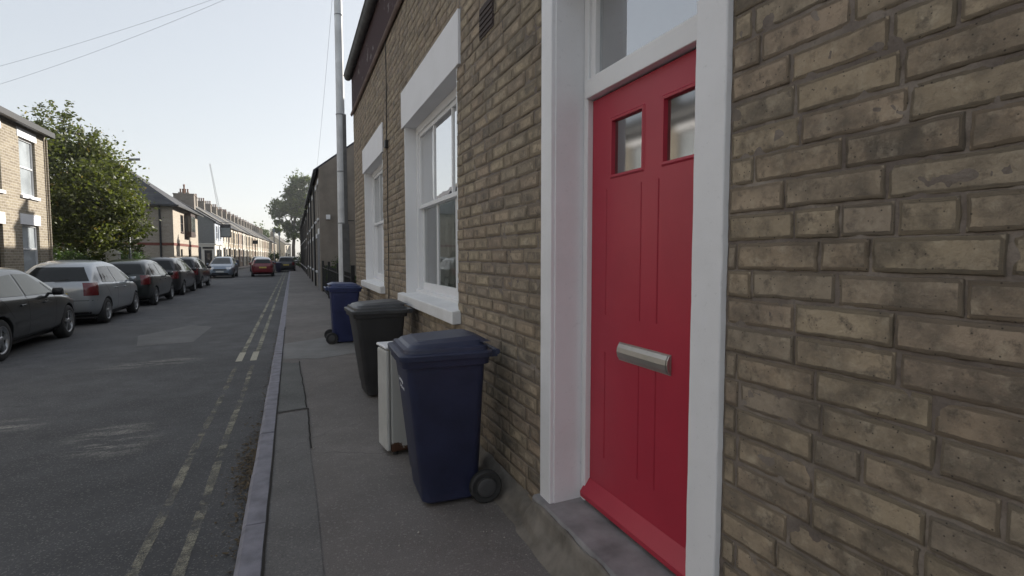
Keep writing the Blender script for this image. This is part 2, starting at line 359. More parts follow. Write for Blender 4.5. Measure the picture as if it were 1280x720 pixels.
# trench repairs and a paler patch, lying as thin layers on the pavement
flat(b, [(-.165,2.0),(.10,2.0),(.105,3.2),(.09,4.6),(.11,5.42),(-.165,5.35)], .004)
tag(b.build('pavement_patch', M['pave_dark']), kind='structure')
b = MB(); flat(b, [(-.165,5.46),(.10,5.5),(.06,7.9),(-.165,8.0)], .004)
tag(b.build('pavement_patch', asphalt_mat('old_trench', (.145,.147,.14), .4, .25, 150)), kind='structure')
b = MB(); flat(b, [(-.165,8.3),(.35,8.1),(1.1,8.5),(1.24,8.6),(1.24,10.6),(.5,10.2),(-.165,9.7)], .004)
tag(b.build('pavement_patch', M['pave_light']), kind='structure')
b = MB()
def crackline(pts, w, z):
    for (x0,y0),(x1,y1) in zip(pts[:-1], pts[1:]):
        d = Vector((x1-x0,y1-y0)).normalized(); nx, ny = -d.y*w/2, d.x*w/2
        b.add([(x0+nx,y0+ny,z),(x0-nx,y0-ny,z),(x1-nx,y1-ny,z),(x1+nx,y1+ny,z)], [(0,1,2,3)])
def wob(p, q, n, a):
    return [(p[0]+(q[0]-p[0])*i/n+random.uniform(-a,a), p[1]+(q[1]-p[1])*i/n+random.uniform(-a,a)) for i in range(n+1)]
crackline(wob((-.16,5.41),(.11,5.46),10,.006), .022, .008); crackline(wob((.11,5.46),(.1,4.3),14,.004), .012, .008)
crackline(wob((.1,5.5),(.06,8),20,.006), .012, .008); crackline(wob((-.165,2.4),(-.17,12),60,.002), .014, .0085)
tag(b.build('pavement_joint', simple('joint_dirt', (.02,.018,.016), .95)), kind='structure')
# road repairs
b = MB(); flat(b, [(-2.6,11.2),(-1.75,11.3),(-1.72,13.6),(-2.2,14.1),(-2.55,13.3),(-2.9,12.6)], ZR+.004)
tag(b.build('road_patch', M['road_patch']), kind='structure')
# double yellow lines
b = MB()
for x in (-.57, -.785):
    ys = [1.5 + i*.25 for i in range(29)]
    for a, c in zip(ys[:-1], ys[1:]):
        w0, w1 = .028+.004*math.sin(a*9), .028+.004*math.sin(c*9)
        d0, d1 = .006*math.sin(a*2.1), .006*math.sin(c*2.1)
        b.add([(x-w0+d0,a,0),(x+w0+d0,a,0),(x+w1+d1,c,0),(x-w1+d1,c,0)], [(0,1,2,3)])
for v_ in range(len(b.v)): b.v[v_] = (b.v[v_][0], b.v[v_][1], ZR+.004)
tag(b.build('worn_double_yellow_lines', M['yellow_worn']), kind='structure')
b = MB()
for x in (-.57, -.785):
    ys = [9.75] + [y for y in YS if y > 9.75]
    for a, c in zip(ys[:-1], ys[1:]):
        b.add([(x-.035+bend(a),a,ZR+.004),(x+.035+bend(a),a,ZR+.004),(x+.035+bend(c),c,ZR+.004),(x-.035+bend(c),c,ZR+.004)], [(0,1,2,3)])
tag(b.build('double_yellow_lines', M['yellow']), kind='structure')
b = MB()
for x in (-.59, -.79): b.box(x-.045, x+.045, 8.95, 9.74, ZR+.001, ZR+.005)
tag(b.build('line_end_markings', M['yellow_bar']), kind='structure')
# gutter litter : leaves and grit against the kerb
b = MB(); rr = random.Random(11)
for i in range(900):
    y = rr.gauss(4.4, .5) if i < 600 else rr.uniform(2.4, 12); x = -.30 - abs(rr.gauss(0, .07 if i < 600 else .03)) ; s = rr.uniform(.006, .02)
    a = rr.uniform(0, 6.3); t = rr.uniform(-.6, .6); z = ZR+.006+rr.uniform(0,.012)
    dx, dy = math.cos(a)*s, math.sin(a)*s
    b.add([(x-dx,y-dy,z),(x+dy*.5,y-dx*.5,z+s*t),(x+dx,y+dy,z+s*.4),(x-dy*.5,y+dx*.5,z)], [(0,1,2,3)])
tag(b.build('leaf_litter', simple('dead_leaves', (.10,.075,.045), .9, var=.5, scale=30), normals=False), 'brown leaf litter and grit gathered against the kerb', 'leaf litter', kind='stuff')

# ------------------------------------------------------------------ near house (right)
XW = 1.25
house = thing('brick_house', 'near brick house with red door and white sash windows filling the right side', 'house', (XW, 3, 0))
def hbuild(b, name, mat, parent=None, **kw):
    """mesh given in world coordinates, stored relative to the house"""
    b.v = [(x-XW, y-3, z) for x, y, z in b.v]
    return b.build(name, mat, parent or house, **kw)
Y1 = 11.6
openings = [(1.39, 2.42, .0, 2.93), (4.14, 6.27, 1.03, 3.02), (7.90, 9.98, 1.03, 3.02)]
solid_over = [(1.25, 2.54, -.1, 2.98), (4.03, 6.37, 3.0, 3.42), (7.8, 10.05, 3.0, 3.42), (4.05, 6.46, .95, 1.05), (7.8, 10.1, .95, 1.05)]
CH = .0845
def inside(y0, y1, z0, z1, o, e=.0): return y1 > o[0]+e and y0 < o[1]-e and z1 > o[2]+e and z0 < o[3]-e
bk = MB(); tones = []
rr = random.Random(21)
def put_brick(y0, y1, z0, z1):
    # clip against openings / trim
    cz = (z0+z1)/2; segs = [(y0, y1)]
    for o in openings + solid_over:
        if o[2] < cz < o[3]:
            ns = []
            for p, q in segs:
                if q <= o[0] or p >= o[1]: ns.append((p, q)); continue
                if p < o[0]: ns.append((p, o[0]))
                if q > o[1]: ns.append((o[1], q))
            segs = ns
    for p, q in segs:
        if q-p > .012: one_brick(p, q, z0, z1)
def one_brick(y0, y1, z0, z1):
    near = max(.0, (y0+y1)/2)
    if near < 1.4: nu, nv = max(6, int((y1-y0)*110)), 7
    elif near < 4.5: nu, nv = max(3, int((y1-y0)*32)), 4
    elif near < 8: nu, nv = 3, 3
    else: nu, nv = 2, 2
    if y1 < -.6: nu, nv = 2, 2
    pr = rr.uniform(-.0015, .003); tw = rr.uniform(-.012, .012); tz = rr.uniform(-.02,.02)
    t = rr.random(); soot = rr.random()**1.5*.6 if rr.random() < .2 else rr.random()*.15
    n0 = len(bk.v)
    yc, zc = (y0+y1)/2, (z0+z1)/2
    us = [-0.5] + [ .028/ (y1-y0) * 0 ] 
    U = [0, min(.2,.0022/(y1-y0))] + [i/nu for i in range(1, nu)] + [1-min(.2,.0022/(y1-y0)), 1]
    V = [0, .03] + [j/nv for j in range(1, nv)] + [.97, 1]
    for j, vv in enumerate(V):
        for i, uu in enumerate(U):
            y = y0+(y1-y0)*uu; z = z0+(z1-z0)*vv
            brd = (i in (0, len(U)-1)) or (j in (0, len(V)-1))
            brd2 = (i in (1, len(U)-2)) or (j in (1, len(V)-2))
            q = Vector((y*22, z*22, t*9)); w = noise.noise(q); w2 = noise.noise(Vector((y*70, z*70, 3+t)))
            jy = .002*noise.noise(Vector((y*30, z*30, 11)))+.0018*noise.noise(Vector((y*110, z*110, 31))); jz = .0022*noise.noise(Vector((y*16, z*30, 17)))+.002*noise.noise(Vector((y*120, z*90, 37)))
            x = XW - pr - (y-yc)*tw - (z-zc)*tz - .0022*w - .0012*w2
            if brd: x += .0058
            elif brd2: x += .0008 + .002*max(0, noise.noise(Vector((y*40,z*40,5))))
            bk.v.append((x, y+jy, z+jz))
            tones.append((t, 0. if brd else (.35 if brd2 else 1.), soot, 1))
    k = len(U)
    for j in range(len(V)-1):
        for i in range(k-1):
            a = n0+j*k+i; bk.f.append([a, a+k, a+k+1, a+1]); bk.m.append(0); bk.sm.append(0 < i < k-2 and 0 < j < len(V)-2)
z = .02; row = 0
while z < 5.35:
    y = -6 + (row % 2)*.13 + rr.uniform(-.03, .03); J = .0045
    k = 0
    while y < Y1:
        # irregular garden-wall bond : mostly stretchers with the odd header
        w = .13 if rr.random() < .11 else .266*rr.uniform(.96, 1.04)
        e = min(y+w, Y1)
        dz = .006*noise.noise(Vector((y*.8, row*.3, 0)))+rr.uniform(-.0015,.0015)
        if e-y > .03: put_brick(y+J*rr.uniform(.2,1.1), e-J*rr.uniform(.2,1.1), z+J*rr.uniform(.3,.9)+dz, z+CH-J*rr.uniform(.3,.9)+dz)
        y += w
    z += CH; row += 1
bw = hbuild(bk, 'wall', [M['brick']], normals=False)
ca = bw.data.color_attributes.new('tone', 'FLOAT_COLOR', 'POINT')
ca.data.foreach_set('color', [c for t in tones for c in t])
# mortar bed behind the bricks, cut round the openings
mo = MB()
def bed(y0, y1, z0, z1, res):
    ny = max(1, int((y1-y0)/res)); nz = max(1, int((z1-z0)/res))
    mo.grid(lambda u, v: (XW+.0030+.0040*noise.noise(Vector(((y0+(y1-y0)*u)*28,(z0+(z1-z0)*v)*28,2))) , y0+(y1-y0)*u, z0+(z1-z0)*v), ny, nz)
bed(-.3, 1.3, -.1, 4.4, .013); bed(-6, -.3, -.1, 5.4, .5); bed(-.3, 1.3, 4.4, 5.4, .1)
bed(1.3, 1.39, -.1, 2.93, .03); bed(1.3, 2.45, 2.93, 5.4, .04); bed(2.42, 4.14, -.1, 2.93, .025); bed(2.45, 4.14, 2.93, 5.4, .04)
bed(4.14, 6.27, -.1, 1.03, .05); bed(4.14, 6.27, 3.02, 5.4, .06); bed(6.27, 7.9, -.1, 5.4, .06); bed(7.9, 9.98, -.1, 1.03, .1); bed(7.9, 9.98, 3.02, 5.4, .1); bed(9.98, Y1, -.1, 5.4, .1)
hbuild(mo, 'mortar', M['mortar'], bw)
# body of the house behind the facing: return walls and back, thick reveals
bb = MB()
bb.box(XW+.02, 9, Y1-.23, Y1-.003, -.1, 5.35); bb.box(XW+.02, 9, -6, -5.8, -.1, 5.35); bb.box(8.8, 9, -5.8, Y1-.23, -.1, 5.35)
hbuild(bb, 'side_wall', brick_mat('side_brick', (.22,.18,.12), (.15,.12,.09), (.13,.11,.095)))
rf = MB()
rf.prism([(1.12,5.36),(5.25,8.05),(9.2,5.36),(9.2,5.28),(5.25,7.93),(1.12,5.28)], 'y', -6.1, Y1+.08)
roof = hbuild(rf, 'roof', M['slate'])
b = MB(); b.box(4.4,9,Y1,23.75,-.1,6.0); b.prism([(4.2,6.0),(6.7,8.2),(9.2,6.0)],'y',Y1,23.75); hbuild(b,'sun_blocker',M['render_brown'])  # unseen block added to keep sun through the gap off the road
# interior boxes (dark rooms)
def room(y0, y1, z0, z1, x0=1.56, x1=4.2, name='room'):
    b = MB()
    b.add([(x0,y0,z0),(x1,y0,z0),(x1,y1,z0),(x0,y1,z0),(x0,y0,z1),(x1,y0,z1),(x1,y1,z1),(x0,y1,z1)],
          [(0,3,2,1),(4,5,6,7),(0,1,5,4),(1,2,6,5),(2,3,7,6)])
    hbuild(b, name, M['room'])
room(1.2, 2.9, .15, 3.2, 1.50); room(3.4, 7.0, 0, 3.2); room(7.3, 10.8, 0, 3.2)

# --- doorway
XD = 1.44
b = MB()
def band(y0, y1, d, sd):
    rings = []; nz_ = 90
    for i in range(nz_+1):
        z_ = .19+(2.93-.19)*i/nz_
        def w(k, a=.0028): return a*noise.noise(Vector((sd+k*5, z_*7, 0)))+a*.6*noise.noise(Vector((sd+k*5, z_*31, 3)))
        rings.append([(XW+.004,y0+w(1),z_),(XW-d+.004,y0+w(1)+.001,z_),(XW-d+w(5,.001),y0+.005+w(1),z_),(XW-d+w(6,.001),y1-.004+w(2,.0018),z_),(XW-d+.004,y1+w(2,.0018),z_),(XW+.004,y1+w(2,.0018),z_)])
    loft(b, rings, smooth=False)
band(2.42, 2.54, .024, 1); band(1.255, 1.39, .022, 9)
b.box(XW, XD+.06, 2.415, 2.50, .19, 2.93); b.box(XW, XD+.06, 1.30, 1.395, .19, 2.93)
b.box(XW-.023, XD+.06, 1.256, 2.539, 2.93, 3.02)
hbuild(b, 'door_surround', M['white'], bevel=.006)
b = MB(); b.box(XD-.03, XD+.05, 2.371, 2.412, .19, 2.925); b.box(XD-.03, XD+.05, 1.40, 1.45, .19, 2.925)
b.box(XD-.045, XD+.05, 1.45, 2.371, 2.295, 2.385); b.box(XD-.03, XD+.05, 1.45, 2.371, 2.86, 2.925)
b.box(XD-.015, XD+.03, 2.33, 2.371, 2.385, 2.86); b.box(XD-.015, XD+.03, 1.45, 1.49, 2.385, 2.86); b.box(XD-.015, XD+.03, 1.49, 2.33, 2.825, 2.86); b.box(XD-.015,XD+.03,1.49,2.33,2.385,2.41)
fr = hbuild(b, 'door_frame', M['white_joinery'], bevel=.004)
b = MB(); b.add([(XD+.012,1.49,2.41),(XD+.012,2.33,2.41),(XD+.012,2.33,2.825),(XD+.012,1.49,2.825)], [(0,1,2,3)])
hbuild(b, 'fanlight', M['fan'], fr)
# door leaf as a height field: two glazed openings, four panels drawn by V grooves
Ya, Yb, Za, Zb = 1.452, 2.369, .215, 2.288
gl = [(1.955, 2.185, 1.895, 2.145), (1.565, 1.80, 1.895, 2.145)]
pan = [(1.955, 2.235, 1.205, 1.83), (1.565, 1.835, 1.205, 1.83), (1.955, 2.235, .47, 1.02), (1.565, 1.835, .47, 1.02)]
yb = {Ya, Yb}; zb = {Za, Zb}
for (a, c, d, e) in gl: yb |= {a-.022, a-.014, a-.004, a, c, c+.004, c+.014, c+.022}; zb |= {d-.022, d-.014, d-.004, d, e, e+.004, e+.014, e+.022}
for (a, c, d, e) in pan: yb |= {a-.005, a, a+.005, c-.005, c, c+.005}; zb |= {d, d+.006, e-.006, e}
ybl = sorted(yb); zbl = sorted(zb)
def dep(y, z):
    h = 0
    for (a, c, d, e) in gl:
        k = max(a-y, y-c, d-z, z-e)
        if -1e-6 < k < .0221 : 
            if abs(k) < .002 or abs(k-.022) < .003: h = .0 if k > .01 else .014
            elif k < .006: h = -.006
            else: h = -.007
        elif k <= 0: h = .014
    for (a, c, d, e) in pan:
        if d+.001 < z < e-.001 and (abs(y-a) < .002 or abs(y-c) < .002): h = .009
    return h
b = MB(); idx = {}
for j, zz in enumerate(zbl):
    for i, yy in enumerate(ybl): idx[i, j] = len(b.v); b.v.append((XD+dep(yy, zz), yy, zz))
for j in range(len(zbl)-1):
    for i in range(len(ybl)-1):
        cy, cz = (ybl[i]+ybl[i+1])/2, (zbl[j]+zbl[j+1])/2
        if any(a < cy < c and d < cz < e for (a, c, d, e) in gl): continue
        b.f.append([idx[i,j], idx[i+1,j], idx[i+1,j+1], idx[i,j+1]]); b.m.append(0); b.sm.append(False)
# drip moulding across the foot of the door
b.prism([(XD-.048,.222),(XD-.05,.247),(XD-.001,.318),(XD-.001,.222)], 'y', 1.453, 2.385)
b.box(XD+.02, XD+.045, Ya, Yb, Za, 1.87); b.box(XD+.02, XD+.045, Ya, Yb, 2.17, Zb)
door = hbuild(b, 'door', M['red'])
for (a, c, d, e) in gl:
    g = MB(); g.add([(XD+.013,a,d),(XD+.013,c,d),(XD+.013,c,e),(XD+.013,a,e)], [(0,1,2,3)]); hbuild(g, 'door_glass', M['obscured'], door)
b = MB()
ya, yc, za, zc = 1.735, 2.105, 1.005, 1.088
prof = [(XD-.001, za), (XD-.010, za+.003), (XD-.020, za+.018), (XD-.024, za+.04), (XD-.021, za+.062), (XD-.011, zc-.003), (XD-.001, zc)]
b.prism(prof, 'y', ya+.01, yc-.006); b.prism([(x+.002 if x < XD-.002 else x, z_) for x, z_ in prof], 'y', ya, ya+.008)
lb = hbuild(b, 'letterbox', M['metal'], door, bevel=.0015)
b = MB(); b.box(XD-.004, XD-.0005, ya-.002, yc+.002, za-.002, zc+.002); hbuild(b, 'letterbox_plate', M['metal'], lb)
# step and haunching
b = MB()
b.prism([(1.192,-.05),(1.188,.175),(1.20,.19),(1.50,.20),(1.50,-.05)], 'y', 1.0, 2.56)
hbuild(b, 'doorstep', M['stonestep'], bevel=.006)
def haunch(u, v):
    y = -1 + 5.6*u; X0 = [(1.262,.12),(1.238,.095),(1.20,.045),(1.16,.015),(1.11,.002)]
    t = v*4; i = min(3, int(t)); f = t-i; x = X0[i][0]*(1-f)+X0[i+1][0]*f; z_ = X0[i][1]*(1-f)+X0[i+1][1]*f
    fade = 1 - max(0, (y-3.7)/.9); 
    if .99 < y < 2.60:
        x, z_ = [(1.23,.15),(1.184,.168),(1.155,.10),(1.125,.035),(1.09,.0)][i] if f < .01 else tuple(((1-f)*p+f*q) for p, q in zip([(1.23,.15),(1.184,.168),(1.155,.10),(1.125,.035),(1.09,.0)][i], [(1.23,.15),(1.184,.168),(1.155,.10),(1.125,.035),(1.09,.0)][i+1]))
    z_ *= fade
    nn = noise.noise(Vector((y*6, v*3, 0)))
    return (x - (0.02*nn if v > .1 else 0) - 0, y, max(z_*(1+.25*nn), -.004) if v > .1 else z_)
b = MB(); b.grid(haunch, 110, 16); hbuild(b, 'mortar_skirting', simple('sandy_haunching', (.19,.17,.145), .95, var=.35, scale=7, bmp=.7, bscale=70))

pb_ = MB(); rr2 = random.Random(9)
for i in range(140):
    x = rr2.uniform(.75, 1.08) if i < 60 else rr2.uniform(-.1, 1.1); y = rr2.uniform(1.8, 6.5); r = rr2.uniform(.0015, .006) if i < 125 else rr2.uniform(.005, .009)
    pb_.add([(x+r*dx, y+r*dy, .003+r*dz*.7+r*.5) for dx, dy, dz in ((1,0,0),(0,1,.1),(-1,.1,0),(0,-1,-.1),(.1,0,1),(0,.1,-1))], [(0,1,4),(1,2,4),(2,3,4),(3,0,4),(1,0,5),(2,1,5),(3,2,5),(0,3,5)])
tag(pb_.build('grit', simple('pale_grit', (.30,.28,.25), .9, var=.5, scale=40)), kind='stuff')
# --- sash windows
def window(y0, y1, z0, z1, nb):
    X1, X2 = 1.40, 1.445
    b = MB()
    # painted reveals
    b.box(XW+.0, X1+.05, y1-.014, y1+.01, z0, z1); b.box(XW+.0, X1+.05, y0-.01, y0+.014, z0, z1); b.box(XW+.004, X1+.05, y0+.014, y1-.014, z1-.012, z1+.01)
    # box frame
    b.box(X1-.02, X1+.09, y1-.10, y1-.0145, z0+.03, z1-.0125); b.box(X1-.02, X1+.09, y0+.0145, y0+.10, z0+.03, z1-.0125)
    b.box(X1-.02, X1+.09, y0+.10, y1-.10, z1-.10, z1-.0125); b.box(X1-.035, X1+.09, y0+.0145, y1-.0145, z0+.02, z0+.075)
    w = hbuild(b, 'window_frame', M['white_joinery'], bevel=.004)
    zm = 2.07; bars = nb
    for (za, zb, x) in ((zm-.02, z1-.10, X1), (z0+.075, zm+.02, X1+.035)):
        s = MB(); a, c = y0+.10, y1-.10; st = .05
        s.box(x, x+.033, a, a+st, za, zb); s.box(x, x+.033, c-st, c, za, zb)
        s.box(x-.001, x+.033, a+st, c-st, za, za+(.042 if x == X1 else .085)); s.box(x-.001, x+.033, a+st, c-st, zb-.045, zb)
        for f in bars:
            q = a+(c-a)*f; s.box(x+.004, x+.031, q-.016, q+.016, za+.042 if x == X1 else za+.085, zb-.045)
        so = hbuild(s, 'sash', M['white_joinery'], w, bevel=.003)
        g = MB(); g.add([(x+.018,a+st,za+.03),(x+.018,c-st,za+.03),(x+.018,c-st,zb-.03),(x+.018,a+st,zb-.03)], [(0,1,2,3)]); hbuild(g, 'pane', M['glass'], w)
    # curtains at both sides of the room
    for (ca_, cb_) in ((y1-1.0, y1-.1), (y0+.1, y0+.75)):
        cu = MB(); cu.grid(lambda u, v: (1.60+.025*math.sin(u*34)+.01*math.sin(u*11+2), ca_+(cb_-ca_)*u, z0+.05+(z1-z0-.1)*v), 70, 2); hbuild(cu, 'curtain', M['curtain'], w, normals=False)
    # lintel and sill
    l = MB(); l.box(XW-.02, XW+.14, y0-.10, y1+.09, z1-.02, z1+.40); hbuild(l, 'lintel', M['lintel'], w, bevel=.004)
    l = MB(); l.prism([(XW-.07,z0-.085),(XW-.07,z0+.02),(XW+.15,z0+.05),(XW+.15,z0-.085)], 'y', y0-.06, y1+.19); hbuild(l, 'sill', M['sill'], w, bevel=.008)
    return w
window(4.14, 6.27, 1.03, 3.02, (.30, .66))
window(7.90, 9.98, 1.03, 3.02, (.30, .66))
# --- fascia, bead, gutter, air brick, cable
b = MB(); b.box(XW-.022, XW+.01, -6, Y1+.012, 4.47, 5.20)
fm, fnt, fb = newmat('flaking_fascia_paint'); fv = objvec(fnt, (1,.5,1))
fc = mixc(fnt, ramp(fnt, noise_n(fnt, fv, 5, 7, .7), [(.59, 0), (.63, 1)]), (.062,.038,.04), (.17,.15,.145))
L(fnt, fc, fb.inputs['Base Color']); fb.inputs['Roughness'].default_value = .85; fb.inputs['Specular IOR Level'].default_value = .15
fa = hbuild(b, 'fascia', fm)
b = MB(); b.prism([(XW-.05,4.43),(XW-.058,4.455),(XW-.045,4.47),(XW-.02,4.475),(XW-.02,4.41),(XW-.035,4.415)], 'y', -6, Y1+.02); hbuild(b, 'fascia_bead', M['fascia_bead'], fa)
b = MB(); cx, cz = XW-.085, 5.23
pr = [(cx+.075*math.cos(a), cz+.075*math.sin(a)) for a in [math.pi+math.pi*i/10 for i in range(11)]] + [(cx+.085,cz+.035),(cx-.09,cz+.035),(cx-.09,cz+.01)]
b.prism(pr, 'y', -6, Y1+.1); b.box(XW-.075, XW+.01, -6, Y1+.09, 5.19, 5.30)
hbuild(b, 'gutter', M['gutter'], fa, bevel=.004)
b = MB()
for i in range(5):
    b.box(XW-.012, XW+.002, 3.30, 3.56, 3.02+i*.036, 3.02+i*.036+.022)
b.box(XW-.006, XW+.0, 3.29, 3.57, 3.0, 3.21)
hbuild(b, 'air_brick', simple('terracotta_vent', (.055,.038,.034), .8))
b = MB(); pts = [(XW-.012, 7.42+.02*math.sin(i*1.7), .6+i*.32) for i in range(13)]; b.tube(pts, .006, 6); hbuild(b, 'cable', M['iron'])
b = MB(); b.box(XW-.045, XW-.0, 7.36, 7.45, 2.98, 3.08); hbuild(b, 'cable_box', M['iron'], bevel=.004)

# ------------------------------------------------------------------ wheeled bins
def bin_mats(col, lid):
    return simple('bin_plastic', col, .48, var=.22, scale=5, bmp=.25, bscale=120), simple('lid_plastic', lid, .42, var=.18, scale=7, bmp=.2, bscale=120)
def rrect(x0, x1, y0, y1, r, n=4):
    p = []
    for (cx, cy, a0) in ((x1-r,y1-r,0),(x0+r,y1-r,90),(x0+r,y0+r,180),(x1-r,y0+r,270)):
        for i in range(n+1): a = R(a0+90*i/n); p.append((cx+r*math.cos(a), cy+r*math.sin(a)))
    return p
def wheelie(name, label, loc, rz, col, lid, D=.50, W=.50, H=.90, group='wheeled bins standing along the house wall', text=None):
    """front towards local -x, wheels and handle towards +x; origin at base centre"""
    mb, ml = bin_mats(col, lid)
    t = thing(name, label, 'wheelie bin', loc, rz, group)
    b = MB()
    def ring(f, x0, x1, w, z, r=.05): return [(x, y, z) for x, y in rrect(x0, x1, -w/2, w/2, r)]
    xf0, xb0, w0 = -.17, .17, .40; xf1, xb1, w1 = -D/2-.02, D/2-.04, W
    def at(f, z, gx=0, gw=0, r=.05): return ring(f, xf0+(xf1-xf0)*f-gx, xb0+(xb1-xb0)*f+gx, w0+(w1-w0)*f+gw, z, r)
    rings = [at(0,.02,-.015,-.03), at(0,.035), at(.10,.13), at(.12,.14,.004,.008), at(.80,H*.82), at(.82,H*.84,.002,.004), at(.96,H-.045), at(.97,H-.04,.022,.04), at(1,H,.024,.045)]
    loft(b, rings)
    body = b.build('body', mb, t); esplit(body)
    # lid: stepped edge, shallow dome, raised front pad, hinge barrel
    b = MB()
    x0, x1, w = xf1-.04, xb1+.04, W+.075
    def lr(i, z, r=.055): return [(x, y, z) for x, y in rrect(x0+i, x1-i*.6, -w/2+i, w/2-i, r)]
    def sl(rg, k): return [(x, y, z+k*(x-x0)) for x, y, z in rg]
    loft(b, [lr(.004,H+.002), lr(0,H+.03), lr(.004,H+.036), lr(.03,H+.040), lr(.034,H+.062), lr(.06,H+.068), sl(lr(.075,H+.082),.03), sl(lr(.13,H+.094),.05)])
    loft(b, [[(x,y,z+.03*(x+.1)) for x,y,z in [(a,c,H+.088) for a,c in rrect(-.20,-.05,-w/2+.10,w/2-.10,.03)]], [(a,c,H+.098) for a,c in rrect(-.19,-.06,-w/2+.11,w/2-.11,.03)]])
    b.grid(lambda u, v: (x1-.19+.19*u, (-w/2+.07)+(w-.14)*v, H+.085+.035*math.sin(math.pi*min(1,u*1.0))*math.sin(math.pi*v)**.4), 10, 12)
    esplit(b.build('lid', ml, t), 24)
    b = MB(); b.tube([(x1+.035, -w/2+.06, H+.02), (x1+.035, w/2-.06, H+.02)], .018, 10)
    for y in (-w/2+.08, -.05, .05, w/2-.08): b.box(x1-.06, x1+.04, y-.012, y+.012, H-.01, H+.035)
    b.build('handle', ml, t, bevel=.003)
    b = MB(); b.tube([(xb0+.035,-.24,.10),(xb0+.035,.24,.10)], .011, 8); b.build('axle', M['galv'], t)
    for s in (-1, 1):
        b = MB(); c = (xb0+.035, s*.235, .10)
        b.lathe([(.02,-.028),(.062,-.03),(.066,-.022),(.09,-.026),(.10,-.014),(.10,.014),(.09,.026),(.066,.022),(.062,.03),(.02,.028),(.0,.026)] if s > 0 else [(.0,-.026),(.02,-.028),(.062,-.03),(.066,-.022),(.09,-.026),(.10,-.014),(.10,.014),(.09,.026),(.066,.022),(.062,.03),(.02,.028)], c, 'y', 28)
        wo = esplit(b.build('wheel', M['black_rubber'], t), 25)
        b = MB(); b.lathe([(.058,.031*s),(.05,.036*s),(.02,.034*s),(.0,.034*s)][::s], c, 'y', 20); b.build('hub', simple('hub_plastic', (.06,.06,.062), .6), wo)
    if text:
        for (s, z, y) in text:
            cu = bpy.data.curves.new('lettering', 'FONT'); cu.body = s[0]; cu.size = s[1]; cu.extrude = .0006
            tmp = bpy.data.objects.new('tmp', cu); COL.objects.link(tmp)
            bpy.context.view_layer.update(); me = bpy.data.meshes.new_from_object(tmp); bpy.data.objects.remove(tmp)
            o = bpy.data.objects.new('lettering', me); COL.objects.link(o); o.parent = t
            me.materials.clear(); me.materials.append(M['white'])
            f = (z-.14)/(H*.82-.14)*.68+.12
            xs = xf0+(xf1-xf0)*f-.0065
            sl_ = math.atan(abs(xf1-xf0)*.68/(H*.82-.14))
            o.matrix_local = Matrix.Translation((xs, y, z)) @ Matrix.Rotation(-math.pi/2, 4, 'Z') @ Matrix.Rotation(math.pi/2+sl_, 4, 'X')
    return t
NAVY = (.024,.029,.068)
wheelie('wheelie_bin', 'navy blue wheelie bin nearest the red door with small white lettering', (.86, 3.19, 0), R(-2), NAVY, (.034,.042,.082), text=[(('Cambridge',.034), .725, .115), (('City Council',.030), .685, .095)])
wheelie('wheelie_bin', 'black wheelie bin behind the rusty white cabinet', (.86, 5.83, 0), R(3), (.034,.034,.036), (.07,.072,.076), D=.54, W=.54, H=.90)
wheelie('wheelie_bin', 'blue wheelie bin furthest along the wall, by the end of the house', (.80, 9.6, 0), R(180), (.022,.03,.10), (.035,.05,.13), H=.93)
# white metal cabinet with rusty foot
m, nt, bs = newmat('enamel_with_rust'); v = objvec(nt)
sp = N(nt, 'ShaderNodeSeparateXYZ'); L(nt, v, sp.inputs[0])
nn = noise_n(nt, v, 14, 6, .7)
a = N(nt, 'ShaderNodeMath', operation='MULTIPLY_ADD'); L(nt, nn, a.inputs[0]); a.inputs[1].default_value = -.22; L(nt, sp.outputs[2], a.inputs[2])
# more rust towards the street-side foot
a2 = N(nt, 'ShaderNodeMath', operation='MULTIPLY_ADD'); L(nt, sp.outputs[0], a2.inputs[0]); a2.inputs[1].default_value = .45; L(nt, a.outputs[0], a2.inputs[2])
rust = ramp(nt, a2.outputs[0], [(-.0, 1), (.012, 0)])
nb = noise_n(nt, v, 60, 4)
L(nt, mixc(nt, ramp(nt, a2.outputs[0], [(.0,1),(.0,1)]) if False else rust, mixc(nt, ramp(nt, noise_n(nt, v, 4, 5), [(.4,0),(.75,.3)]), (.47,.47,.45), (.36,.35,.32)), mixc(nt, nb, (.05,.022,.014), (.12,.06,.035))), bs.inputs['Base Color'])
bs.inputs['Roughness'].default_value = .35; bump(nt, nn, .1, .003, bs)
cab = thing('cabinet', 'old white metal appliance cabinet with rusty bottom corner between the bins', 'cabinet', (.655, 3.90, 0), R(7))
b = MB(); b.box(0,.50,0,.24,.03,.80); b.build('cabinet_body', m, cab, bevel=.012)
b = MB(); b.box(-.038,.505,-.006,.25,.812,.832); b.build('worktop', M['white'], cab, bevel=.008)
b = MB(); b.box(-.034,-.003,.003,.237,.04,.80); b.build('cabinet_door', simple('white_enamel', (.52,.52,.50), .35, var=.1), cab, bevel=.012)
b = MB(); b.box(.04,.2,-.012,0,.775,.785); b.box(.06,.17,-.03,.0,.80,.806); b.build('hinge', M['iron'], cab)
for (x, y) in ((.04,.04),(.46,.04),(.04,.20),(.46,.20)):
    b = MB(); b.tube([(x,y,0),(x,y,.04)], .018, 10); b.build('foot', M['black_rubber'], cab)

